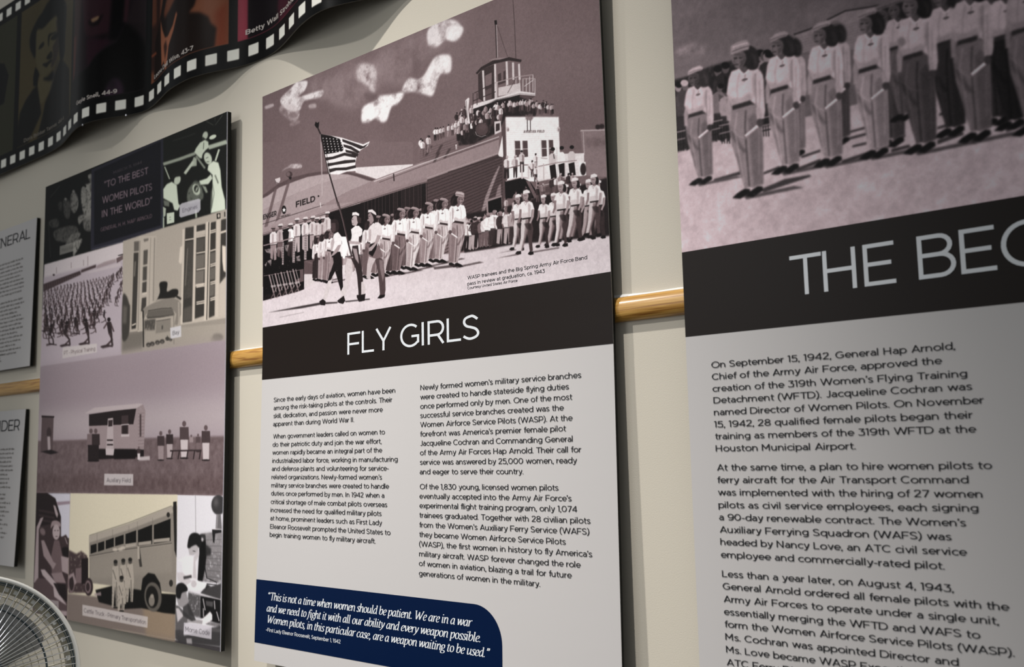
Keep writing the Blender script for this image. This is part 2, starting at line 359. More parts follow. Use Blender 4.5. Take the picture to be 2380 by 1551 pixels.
def lettering(P, lines, cap, mt, name, parent, style='sans', w=12.0, off=.00075, to_world=None, words=False):
    """lines: (text, x0, y0, x1, y1) baseline ends in photo pixels, landed on the board; cap height in metres"""
    AV = []; AF = []; b = 0; AL = []
    for (txt, px0, py0, px1, py1) in lines:
        (xa, xb), (za, zb) = P.surf(np.array([px0, px1]), np.array([py0, py1]))
        gl = [glyph(c, style, w) for c in txt]
        tot = sum(g[2] for g in gl[:-1]) + (gl[-1][0][:, 0].max() if len(gl[-1][0]) else gl[-1][2])
        s = cap / 100; sx = (xb - xa) / tot; RATIOS.append(round(sx / s, 3)); cur = 0
        for v, f, adv in gl:
            if len(v):
                x = xa + (v[:, 0] + cur) * sx; z = za + (zb - za) * (v[:, 0] + cur) / tot + v[:, 1] * s
                AV.append(np.stack([x, z, v[:, 2]], 1)); AF.append(f + b); b += len(v)
            elif words and AV:
                link(name, (to_world or P.world)(np.vstack(AV)[:, 0], np.vstack(AV)[:, 1], off + np.vstack(AV)[:, 2]), np.vstack(AF), mt, parent); AV = []; AF = []; b = 0
            cur += adv
    v = np.vstack(AV); f = np.vstack(AF)
    return link(name, (to_world or P.world)(v[:, 0], v[:, 1], off + v[:, 2]), f, mt, parent)
# ------------------------------------------------------------------ the wavy film strip: depth off the wall along its length
_fx = [-3.60,-3.415,-3.262,-3.159,-3.068,-3.016,-2.962,-2.908,-2.818,-2.765,-2.722,-2.662,-2.622,-2.578,-2.534,-2.492,-2.434,-2.385,-2.325,-2.276,-2.203,-2.154,-2.110,-2.073,-2.033,-1.992,-1.941,-1.901,-1.852,-1.793,-1.743,-1.701,-1.668,-1.640,-1.610,-1.575,-1.53,-1.48,-1.43]
_fn = [1.344,1.350,1.3535,1.3550,1.3545,1.351,1.345,1.333,1.311,1.3015,1.3000,1.3105,1.326,1.345,1.361,1.3655,1.356,1.3435,1.328,1.3205,1.317,1.325,1.338,1.352,1.364,1.370,1.3715,1.366,1.353,1.333,1.3165,1.307,1.3015,1.3015,1.306,1.316,1.334,1.355,1.368]
FK = 1.2805 / 1.372
_fx = np.array(_fx) * FK; _fn = np.array(_fn) * FK
# resample smoothly, arc length as the strip's own coordinate
_fX = np.linspace(_fx[0], _fx[-1], 420)
_raw = np.interp(_fX, _fx, _fn)
_k = np.hanning(15); _k /= _k.sum()
_fN = np.convolve(np.pad(_raw, 7, mode='edge'), _k, 'valid')
_fS = np.r_[0, np.cumsum(np.hypot(np.diff(_fX), np.diff(_fN)))]
FZ0 = .95 * FK
class Film:
    x0, z0, z1 = _fX[0], FZ0, 1.545
    def world(s, sv, z, off=0.0):
        sv = np.asarray(sv, float); z = np.asarray(z, float)
        x = np.interp(sv, _fS, _fX); n = np.interp(sv, _fS, _fN)
        dx = np.interp(sv, _fS, np.gradient(_fX, _fS)); dn = np.interp(sv, _fS, np.gradient(_fN, _fS))
        return np.stack([x + dn * off, n - DW - dx * off, z + H], -1)
    def surf(s, px, py):
        px = np.atleast_1d(np.asarray(px, float)); py = np.atleast_1d(np.asarray(py, float))
        rx, rn, rz = ray(px, py)
        g = (_fX[None] / rx[:, None]) * rn[:, None] - _fN[None]      # ray depth minus strip depth at each x
        out_s = np.empty(len(px)); out_z = np.empty(len(px))
        for i in range(len(px)):
            gg = g[i]; k = np.where(gg[:-1] * gg[1:] <= 0)[0]
            if len(k) == 0: k = np.array([np.argmin(np.abs(gg[:-1]))])
            j = k[-1]; d = gg[j] - gg[j + 1]; u = gg[j] / d if abs(d) > 1e-9 else 0
            out_s[i] = _fS[j] + u * (_fS[j + 1] - _fS[j]); x = _fX[j] + u * (_fX[j + 1] - _fX[j])
            out_z[i] = x / rx[i] * rz[i]
        return out_s, out_z
FILM = Film()
# ------------------------------------------------------------------ prints: flat pictures drawn into images, laid on the boards
def noise2(h, w, cell, rng, octaves=4, gain=.55):
    out = np.zeros((h, w)); amp = 1; tot = 0
    for o in range(octaves):
        c = max(cell / 2 ** o, 1.0); gh, gw = int(h / c) + 3, int(w / c) + 3
        g = rng.random((gh, gw)); yy = np.arange(h) / c; xx = np.arange(w) / c
        y0 = yy.astype(int); x0 = xx.astype(int); fy = yy - y0; fx = xx - x0
        fy = (fy * fy * (3 - 2 * fy))[:, None]; fx = (fx * fx * (3 - 2 * fx))[None]
        a = g[y0][:, x0]; b = g[y0][:, x0 + 1]; c2 = g[y0 + 1][:, x0]; d = g[y0 + 1][:, x0 + 1]
        out += amp * ((a * (1 - fx) + b * fx) * (1 - fy) + (c2 * (1 - fx) + d * fx) * fy); tot += amp; amp *= gain
    return out / tot
def boxblur(a, r):
    if r < .5: return a
    r = int(round(r))
    for ax in (0, 1):
        for _ in range(2):
            p = np.pad(a, [(r + 1, r) if i == ax else (0, 0) for i in range(2)], mode='edge'); c = np.cumsum(p, ax)
            a = (np.take(c, range(2 * r + 1, c.shape[ax]), ax) - np.take(c, range(0, c.shape[ax] - 2 * r - 1), ax)) / (2 * r + 1)
    return a
class Canvas:
    """a print covering a0..a1 (along) by z0..z1 of a surface, drawn with photo-pixel coordinates landed on that surface"""
    def __init__(s, P, a0, a1, z0, z1, res, base):
        s.P, s.a0, s.a1, s.z0, s.z1, s.res = P, a0, a1, z0, z1, res
        s.w = int(round((a1 - a0) * res)); s.h = int(round((z1 - z0) * res))
        s.im = np.empty((s.h, s.w, 3), np.float32); s.im[:] = base
        s.clip = None
    def px(s, pts):
        p = np.array(pts, float).reshape(-1, 2); a, z = s.P.surf(p[:, 0], p[:, 1])
        return np.stack([(a - s.a0) * s.res, (s.z1 - z) * s.res], 1)
    def mask(s, q):
        x0 = int(max(0, math.floor(q[:, 0].min()) - 1)); x1 = int(min(s.w, math.ceil(q[:, 0].max()) + 2))
        y0 = int(max(0, math.floor(q[:, 1].min()) - 1)); y1 = int(min(s.h, math.ceil(q[:, 1].max()) + 2))
        if x1 <= x0 or y1 <= y0: return None
        a = q; b = np.roll(q, -1, 0); SS = 3
        ys = (np.arange((y1 - y0) * SS) + .5) / SS + y0
        ya, yb = a[None, :, 1], b[None, :, 1]; Y = ys[:, None]
        cr = (ya <= Y) != (yb <= Y)
        with np.errstate(divide='ignore', invalid='ignore'):
            xx = np.where(cr, a[None, :, 0] + (Y - ya) / (yb - ya) * (b[None, :, 0] - a[None, :, 0]), np.inf)
        xx.sort(1); k = int(cr.sum(1).max()) if cr.any() else 0
        if k == 0: return None
        xx = xx[:, :k]; sg = np.where(np.arange(k) % 2 == 0, 1.0, -1.0)
        gx = np.arange(x0, x1)[None, :]
        cov = np.zeros((len(ys), x1 - x0), np.float32)
        for j in range(k):
            xj = np.where(np.isfinite(xx[:, j]), xx[:, j], 1e9)[:, None]
            cov += sg[j] * np.clip(gx + 1 - xj, 0, 1)
        return x0, y0, cov.reshape(y1 - y0, SS, -1).mean(1)
    def blend(s, x0, y0, m, col, a):
        if s.clip is not None: m = m * s.clip[y0:y0 + m.shape[0], x0:x0 + m.shape[1]]
        m = (m * a)[..., None]; r = s.im[y0:y0 + m.shape[0], x0:x0 + m.shape[1]]
        r += (np.asarray(col, np.float32) - r) * m
    def fill(s, q, col, a=1.0, blur=0.0, tex=None):
        if blur > 0:
            R = int(blur * 2 + 2); box_ = s.mask(q)
            if box_ is None: return
            x0, y0, m = box_
            X0, Y0 = max(0, x0 - R), max(0, y0 - R); X1, Y1 = min(s.w, x0 + m.shape[1] + R), min(s.h, y0 + m.shape[0] + R)
            M = np.zeros((Y1 - Y0 + 0, X1 - X0), np.float32); M[y0 - Y0:y0 - Y0 + m.shape[0], x0 - X0:x0 - X0 + m.shape[1]] = m
            x0, y0, m = X0, Y0, boxblur(M, blur)
        else:
            r = s.mask(q)
            if r is None: return
            x0, y0, m = r
        if tex is not None:
            n = noise2(m.shape[0], m.shape[1], tex[0], RNG, 5, .66); m = m * np.clip((n - .5) * tex[1] + .5 + tex[2], 0, 1)
        s.blend(x0, y0, m, col, a)
    def poly(s, pts, col, a=1.0, blur=0.0, smooth=False, tex=None):
        if smooth:
            n = len(pts); p = [pts[(i) % n] for i in range(-1, n + 2)]; out = []
            for i in range(1, n + 1):
                for k in range(4):
                    t = k / 4; out.append([.5 * (2 * p[i][d] + (p[i + 1][d] - p[i - 1][d]) * t + (2 * p[i - 1][d] - 5 * p[i][d] + 4 * p[i + 1][d] - p[i + 2][d]) * t * t + (3 * p[i][d] - p[i - 1][d] - 3 * p[i + 1][d] + p[i + 2][d]) * t ** 3) for d in (0, 1)])
            pts = out
        s.fill(s.px(pts), col, a, blur, tex)
    def line(s, pts, w, col, a=1.0, blur=0.0, w2=None):
        """stroke of photo-pixel width w (tapering to w2)"""
        p = np.array(pts, float); d = np.gradient(p, axis=0); d /= np.maximum(np.hypot(d[:, 0], d[:, 1])[:, None], 1e-6)
        n = np.stack([-d[:, 1], d[:, 0]], 1); ww = np.linspace(w, w if w2 is None else w2, len(p))[:, None] / 2
        s.fill(s.px(np.vstack([p + n * ww, (p - n * ww)[::-1]])), col, a, blur)
    def ell(s, cx, cy, rx, ry, col, a=1.0, blur=0.0, rot=0.0, tex=None):
        t = np.linspace(0, 2 * math.pi, 14 if max(rx, ry) < 8 else 28, endpoint=False); c, k = math.cos(math.radians(rot)), math.sin(math.radians(rot))
        x = rx * np.cos(t); y = ry * np.sin(t)
        s.fill(s.px(np.stack([cx + x * c - y * k, cy + x * k + y * c], 1)), col, a, blur, tex)
    def speck(s, amp, cell=1.0):
        n = RNG.normal(0, amp, (s.h, s.w, 1)).astype(np.float32)
        if cell > 1: n = n + (noise2(s.h, s.w, cell, RNG, 2)[..., None] - .5) * amp * 3
        s.im += n
    def material(s, name, K, rough=.45, spec=.09, coat=0.0):
        """K: reflectance per unit of the tone drawn (linear)"""
        c = np.clip(np.clip(s.im, 0, 255) / 255.0, 0, 1) ** 1.14 * 1.045; c = np.clip(c, 0, 1); lin = np.where(c <= .04045, c / 12.92, ((c + .055) / 1.055) ** 2.4) * np.asarray(K)
        lin = np.clip(lin, 0, .9); e = np.where(lin <= .0031308, lin * 12.92, 1.055 * lin ** (1 / 2.4) - .055)
        px = np.ones((s.h, s.w, 4), np.float32); px[..., :3] = e[::-1]
        img = bpy.data.images.new(name, s.w, s.h, alpha=False); img.pixels.foreach_set(px.ravel()); img.update(); img.pack()
        m = mat(name, (200, 200, 200), rough, spec, coat=coat); nt = m.node_tree
        t = nt.nodes.new('ShaderNodeTexImage'); t.image = img; t.extension = 'EXTEND'; t.interpolation = 'Cubic'
        u = nt.nodes.new('ShaderNodeUVMap'); u.uv_map = 'UVMap'
        nt.links.new(u.outputs['UV'], t.inputs['Vector']); nt.links.new(t.outputs['Color'], nt.nodes['Principled BSDF'].inputs['Base Color'])
        return m
# ------------------------------------------------------------------ materials
M_WALL = mat('wall_paint', (215, 207, 191), .55, .3, bump=(560, .3, .0007), grain=(2.2, .025))
M_BOARD = mat('black_foam_board', (30, 31, 29), .7, .2)
M_PAPER = mat('grey_white_laminate', (206, 202, 200), .45, .2, coat=.0)
M_BAND = mat('dark_brown_print', (27, 18, 13), .4, .2)
M_BLUE = mat('navy_print', (1, 24, 60), .42, .12)
M_INK = mat('charcoal_ink', (34, 35, 38), .5, .15)
M_WHITE = mat('white_ink', (228, 231, 234), .45, .3)
M_FLOOR = mat('carpet', (86, 82, 78), .95, .1, bump=(600, .6, .003), grain=(40, .15))
# ------------------------------------------------------------------ room shell
tag(box('wall_back', -6.5, 2.6, 0, .12, 0, 4.2, M_WALL), kind='structure')
tag(box('floor', -6.5, 2.6, -5.5, .12, -.05, 0, M_FLOOR), kind='structure')
M_TRIM = mat('white_trim', (215, 211, 202), .4, .4)
tag(box('baseboard_back', -6.5, 2.6, -.014, 0, 0, .11, M_TRIM), kind='structure')

# ------------------------------------------------------------------ wooden chair rail (half-round oak)
def wood():
    m = mat('oak', (200, 150, 70), .34, .5, coat=.25); nt = m.node_tree; b = nt.nodes['Principled BSDF']
    tc = nt.nodes.new('ShaderNodeTexCoord'); mp = nt.nodes.new('ShaderNodeMapping'); mp.inputs['Scale'].default_value = (1.2, 22, 34)
    n = nt.nodes.new('ShaderNodeTexNoise'); n.inputs['Scale'].default_value = 7; n.inputs['Detail'].default_value = 7; n.inputs['Distortion'].default_value = .8
    cr = nt.nodes.new('ShaderNodeValToRGB'); e = cr.color_ramp.elements
    e[0].position = .34; e[0].color = tuple(s2l((150, 98, 38))) + (1,); e[1].position = .62; e[1].color = tuple(s2l((214, 166, 88))) + (1,)
    q = e.new(.46); q.color = tuple(s2l((192, 142, 66))) + (1,)
    nt.links.new(tc.outputs['Object'], mp.inputs['Vector']); nt.links.new(mp.outputs['Vector'], n.inputs['Vector'])
    nt.links.new(n.outputs['Fac'], cr.inputs['Fac']); nt.links.new(cr.outputs['Color'], b.inputs['Base Color'])
    bp = nt.nodes.new('ShaderNodeBump'); bp.inputs['Strength'].default_value = .25; bp.inputs['Distance'].default_value = .0012
    nt.links.new(n.outputs['Fac'], bp.inputs['Height']); nt.links.new(bp.outputs['Normal'], b.inputs['Normal'])
    return m
M_OAK = wood()
RZ = H + .2105
def rail(name, x0, x1):
    prof = [(0, -.0195)] + [(-.002 - .0135 * math.cos(a) ** .8, .0195 * math.sin(a)) for a in np.linspace(-math.pi / 2 + .02, math.pi / 2 - .02, 15)] + [(0, .0195)]
    xs = np.linspace(x0, x1, 40); v = []; f = []; n = len(prof)
    for x in xs:
        for (y, z) in prof: v.append((x, y, RZ + z))
    for i in range(len(xs) - 1):
        for j in range(n - 1):
            a = i * n + j; f.append((a, a + n, a + n + 1, a + 1))
    f.append(list(range(n))[::-1]); f.append([(len(xs) - 1) * n + j for j in range(n)])
    return link(name, v, f, M_OAK, smooth=False)
r = rail('chair_rail', -6.4, 2.5); tag(r, kind='structure'); r.name = 'trim_1'
r.data.polygons.foreach_set('use_smooth', [True] * len(r.data.polygons))
M_CAULK = mat('white_caulk', (236, 234, 230), .5, .4, bump=(120, .8, .004))
# irregular bead of white caulk along the top of the rail
xs = np.linspace(-6.3, 2.4, 700); rr = .0012 + .0011 * np.abs(np.interp(xs, np.linspace(-6.3, 2.4, 160), RNG.normal(0, 1, 160))); v = []; f = []
for i, x in enumerate(xs):
    a = min(rr[i], .0032)
    v += [(x, .0, RZ + .0195 + a * 1.5), (x, -a, RZ + .0195 + a * .8), (x, -.004 - a * .3, RZ + .0193)]
for i in range(len(xs) - 1):
    for j in range(2): f.append((i * 3 + j, i * 3 + j + 1, i * 3 + j + 4, i * 3 + j + 3))
tag(link('trim_2', v, f, M_CAULK), kind='structure')

# ------------------------------------------------------------------ boards
def board(P, name, label, group, face_mat, edge=None):
    t = thing(name, ((P.x0 + P.x1) / 2, -P.gap, P.z0 + H), label, 'sign', group)
    slab(P, M_BOARD, 'board', t, P.x0, P.x1, P.z0, P.z1, -.0006, P.thick)
    slab(P, face_mat, 'laminate_face', t, P.x0, P.x1, P.z0, P.z1, 0, .0006)
    # standoff blocks fixed to the wall behind the board
    for fx in (.22, .78):
        for fz in (.14, .86):
            x = lerp(P.x0, P.x1, fx); z = lerp(P.z0, P.z1, fz); y = float(P.world(x, z, -P.thick)[1])
            if y > -.003: continue
            o = box('spacer', x - .03, x + .03, y, -.0012, z + H - .03, z + H + .03, M_BOARD, t)
    return t
def lines(o, s, rows):
    return [(r[0], o[0] + r[1] / s, o[1] + r[2] / s, o[0] + r[3] / s, o[1] + r[4] / s) for r in rows]
G_TALL = 'tall exhibit boards hung over the oak rail'
main = board(MAIN, 'exhibit_board', 'large sepia photo board titled FLY GIRLS with a navy quotation block', G_TALL, M_PAPER)
third = board(THIRD, 'exhibit_board', 'tall board titled THE BEGINNING, rightmost, with a row of women in white shirts', G_TALL, M_PAPER)
second = board(SECOND, 'photo_collage_board', 'board covered in a collage of captioned black and white photographs', G_TALL, M_PAPER)
upper = board(UPPER, 'small_text_board', 'small grey text board titled GENERAL, above the oak rail at far left', 'small text boards at far left', M_PAPER)
lower = board(LOWER, 'small_text_board', 'small grey text board titled COMMANDER, below the oak rail at far left', 'small text boards at far left', M_PAPER)
ZB1, ZB0 = .2690, .1562
sheet(MAIN, MAIN.x0, MAIN.x1, ZB0, ZB1, .0005, M_BAND, 'title_band', main, 12, 6)
TB1, TB0 = .2805, .1548
sheet(THIRD, THIRD.x0, THIRD.x1, TB0, TB1, .0002, M_BAND, 'title_band', third, 12, 6)
# navy quotation block with one rounded corner
qx1 = -1.1170; qr = .062; qt = -.2607; qb = -.3880
def qtop(x): 
    d = x - (qx1 - qr)
    return qt if d <= 0 else qt - qr + math.sqrt(max(qr * qr - d * d, 0))
xs = list(np.linspace(MAIN.x0, qx1 - qr, 20)) + [qx1 - qr + qr * math.sin(a) for a in np.linspace(0, math.pi / 2, 14)[1:]]
v = []; f = []; nz = 10
for x in xs:
    for z in np.linspace(qb, qtop(x), nz + 1): v.append((x, z))
for i in range(len(xs) - 1):
    for j in range(nz): a = i * (nz + 1) + j; f.append((a, a + nz + 1, a + nz + 2, a + 1))
v = np.array(v); link('quotation_block', MAIN.world(v[:, 0], v[:, 1], .0005), f, M_BLUE, main)

lettering(MAIN, lines((780, 700), 5.95, [('FLY GIRLS', 167, 743, 1993, 518)]), .0428, M_WHITE, 'title_word', main, w=10.2, words=True)
lettering(MAIN, lines((600, 880), 6.611, [
 ('Since the early days of aviation, women have been', 243, 365, 2108, 218), ('among the risk-taking pilots at the controls. Their', 240, 488, 2062, 360),
 ('skill, dedication, and passion were never more', 238, 610, 1917, 512), ('apparent than during World War II.', 233, 735, 1475, 668),
 ('When government leaders called on women to', 233, 925, 1950, 858), ('do their patriotic duty and join the war effort,', 225, 1050, 1897, 1000),
 ('women rapidly became an integral part of the', 222, 1172, 1908, 1137), ('industrialized labor force, working in manufacturing', 220, 1298, 2145, 1278)]) +
 lines((600, 1080), 6.611, [('and defense plants and volunteering for service-', 213, 98, 2008, 95), ('related organizations. Newly-formed women\u2019s', 208, 225, 1905, 232),
 ('military service branches were created to handle', 205, 352, 2013, 372), ('duties once performed by men. In 1942 when a', 202, 476, 1940, 512),
 ('critical shortage of male combat pilots overseas', 197, 605, 1985, 655), ('increased the need for qualified military pilots', 193, 732, 1898, 792),
 ('at home, prominent leaders such as First Lady', 190, 857, 1905, 935), ('Eleanor Roosevelt prompted the United States to', 186, 985, 2035, 1085),
 ('begin training women to fly military aircraft.', 180, 1110, 1805, 1215)]), .0094, M_INK, 'left_column_lettering', main, w=11.2)
lettering(MAIN, lines((960, 850), 5.409, [
 ('Newly formed women\u2019s military service branches', 95, 310, 2117, 152), ('were created to handle stateside flying duties', 93, 428, 1962, 297),
 ('once performed only by men. One of the most', 93, 545, 2003, 428), ('successful service branches created was the', 93, 660, 1898, 563),
 ('Women Airforce Service Pilots (WASP). At the', 93, 776, 2008, 692), ('forefront was America\u2019s premier female pilot', 93, 893, 1925, 825),
 ('Jacqueline Cochran and Commanding General', 91, 1010, 2008, 957), ('of the Army Air Forces Hap Arnold. Their call for', 90, 1128, 2117, 1090),
 ('service was answered by 25,000 women, ready', 90, 1247, 2063, 1228), ('and eager to serve their country.', 87, 1367, 1388, 1365)]) +
 lines((960, 1110), 5.409, [('Of the 1,830 young, licensed women pilots', 88, 148, 1830, 165), ('eventually accepted into the Army Air Force\u2019s', 84, 267, 1995, 300),
 ('experimental flight training program, only 1,074', 84, 385, 2065, 437), ('trainees graduated. Together with 28 civilian pilots', 83, 505, 2232, 583),
 ('from the Women\u2019s Auxiliary Ferry Service (WAFS)', 82, 628, 2218, 720), ('they became Women Airforce Service Pilots', 82, 748, 1922, 846),
 ('(WASP), the first women in history to fly America\u2019s', 80, 868, 2255, 1003), ('military aircraft. WASP forever changed the role', 80, 992, 2110, 1137),
 ('of women in aviation, blazing a trail for future', 77, 1112, 1998, 1268), ('generations of women in the military.', 77, 1237, 1600, 1375)]), .0094, M_INK, 'right_column_lettering', main, w=11.2)
lettering(MAIN, lines((560, 1240), 3.5, [('\u201cThis is not a time when women should be patient. We are in a war', 216, 540, 1888, 762),
 ('and we need to fight it with all our ability and every weapon possible.', 210, 635, 1950, 887),
 ('Women pilots, in this particular case, are a weapon waiting to be used.\u201d', 213, 727, 2030, 1015)]), .0150, M_WHITE, 'quotation_lettering', main, style='cursive', w=10.3)
lettering(MAIN, lines((560, 1240), 3.5, [('\u2013First Lady Eleanor Roosevelt, September 1, 1942', 206, 797, 812, 898)]), .0072, M_WHITE, 'credit_lettering', main, w=13)
lettering(MAIN, lines((1060, 420), 5.5405, [('WASP trainees and the Big Spring Army Air Force Band', 150, 1275, 1692, 1010), ('pass in review at graduation, ca. 1943', 150, 1352, 1145, 1186)]), .0062, M_INK, 'caption_lettering', main, w=12)
lettering(MAIN, lines((1060, 420), 5.5405, [('Courtesy United States Air Force', 150, 1402, 795, 1302)]), .0046, M_INK, 'credit_lettering', main, w=12)
# third board
lettering(THIRD, [('THE BEGINNING', 1840, 688.9, 1840 + 1.0, 688.9 - .1285)] if 0 else [], 1, M_WHITE, 'x', third) if 0 else None
def run_on(P, row, extra, cap, **k):
    """the visible part fixes the scale; the line then runs on beyond the frame"""
    t, x0, y0, x1, y1 = row; st = k.get('style', 'sans'); w = k.get('w', 12.0)
    (xa, xb), (za, zb) = P.surf(np.array([x0, x1]), np.array([y0, y1]))
    gl = [glyph(c, st, w) for c in t]; tot = sum(g[2] for g in gl[:-1]) + gl[-1][0][:, 0].max()
    gl = [glyph(c, st, w) for c in t + extra]; full = sum(g[2] for g in gl[:-1]) + gl[-1][0][:, 0].max(); q = full / tot
    return (t + extra, xa, za, xa + (xb - xa) * q, za + (zb - za) * q)
class Flat:                                                           # lettering given directly in board coordinates
    def __init__(s, P): s.P = P; s.world = P.world
    def surf(s, a, z): return np.asarray(a), np.asarray(z)
lettering(Flat(THIRD), [run_on(THIRD, ('THE BEG', 1840, 688.6, 2446, 611), 'INNING', .05, w=9.6)], .0545, M_WHITE, 'title_word', third, w=9.6, words=True)
rowsC = lines((1640, 780), 3.4, [('On September 15, 1942, General Hap Arnold,', 48, 258, 1973, 110), ('Chief of the Army Air Force, approved the', 52, 352, 1870, 225),
 ('creation of the 319th Women\u2019s Flying Training', 57, 445, 2068, 328), ('Detachment (WFTD). Jacqueline Cochran was', 64, 538, 2108, 430),
 ('named Director of Women Pilots. On November', 68, 632, 2200, 538), ('15, 1942, 28 qualified female pilots began their', 70, 728, 2112, 655),
 ('training as members of the 319th WFTD at the', 78, 822, 2140, 767), ('Houston Municipal Airport.', 82, 917, 1187, 900)]) + \
 lines((1640, 1060), 3.216, [('At the same time, a plan to hire women pilots to', 87, 110, 2142, 98), ('ferry aircraft for the Air Transport Command', 90, 203, 1967, 205),
 ('was implemented with the hiring of 27 women', 95, 295, 2070, 313), ('pilots as civil service employees, each signing', 98, 389, 2040, 418),
 ('a 90-day renewable contract. The Women\u2019s', 103, 480, 1948, 528), ('Auxiliary Ferrying Squadron (WAFS) was', 108, 573, 1840, 632),
 ('headed by Nancy Love, an ATC civil service', 112, 665, 1955, 747), ('employee and commercially-rated pilot.', 117, 760, 1787, 850)]) + \
 lines((1640, 1300), 3.216, [('Less than a year later, on August 4, 1943,', 125, 132, 1855, 247), ('General Arnold ordered all female pilots with the', 130, 225, 2272, 387),
 ('Army Air Forces to operate under a single unit,', 137, 320, 2193, 492), ('essentially merging the WFTD and WAFS to', 140, 415, 2055, 597),
 ('form the Women Airforce Service Pilots (WASP).', 145, 508, 2310, 730), ('Ms. Cochran was appointed Director and', 150, 603, 1893, 800)])
lettering(THIRD, rowsC, .0090, M_INK, 'text_lettering', third, w=12.2)
ro = [run_on(THIRD, l, e, .009, w=12.5) for l, e in zip(lines((1640, 1300), 3.216, [('Ms. Love became WASP Exec', 155, 697, 1368, 848), ('ATC Ferry Di', 160, 793, 655, 857)]), ('utive', 'vision'))]
lettering(Flat(THIRD), ro, .0090, M_INK, 'text_lettering', third, w=12.2)
# ------------------------------------------------------------------ drawing kit for the period photographs
def sep(v, k=1.0):
    v = float(v); d = 17 * math.sin(math.pi * min(max(v, 0), 255) / 255) * k
    return (v, v - d, v - d * .93)
def gry(v): return (v, v, v)
class Zm:
    """draw with coordinates read off a magnified crop (origin ox, oy, magnification s)"""
    def __init__(s, cv, ox, oy, sc, tone=sep): s.cv, s.ox, s.oy, s.sc, s.tone = cv, ox, oy, sc, tone
    def c(s, v): return v if isinstance(v, tuple) else s.tone(v)
    def p(s, pts): return [(s.ox + x / s.sc, s.oy + y / s.sc) for x, y in pts]
    def poly(s, pts, v, a=1.0, blur=0, smooth=False, tex=None): s.cv.poly(s.p(pts), s.c(v), a, blur, smooth, tex)
    def line(s, pts, w, v, a=1.0, blur=0, w2=None): s.cv.line(s.p(pts), w / s.sc, s.c(v), a, blur, None if w2 is None else w2 / s.sc)
    def ell(s, x, y, rx, ry, v, a=1.0, blur=0, rot=0, tex=None): s.cv.ell(s.ox + x / s.sc, s.oy + y / s.sc, rx / s.sc, ry / s.sc, s.c(v), a, blur, rot, tex)
    def text(s, txt, x0, y0, x1, y1, cap, w, v, a=1.0, blur=0, style='sans'):
        """print lettering drawn into the picture; cap height in crop pixels"""
        gl = [glyph(c, style, w) for c in txt]; tot = sum(g[2] for g in gl[:-1]) + (gl[-1][0][:, 0].max() if len(gl[-1][0]) else 0)
        sx = (x1 - x0) / tot; cur = 0
        for V, Fc, adv in gl:
            for f in Fc:
                q = [(x0 + (V[i, 0] + cur) * sx, y0 + (y1 - y0) * (V[i, 0] + cur) / tot - V[i, 1] * cap / 100) for i in f]
                s.poly(q, v, a, blur)
            cur += adv
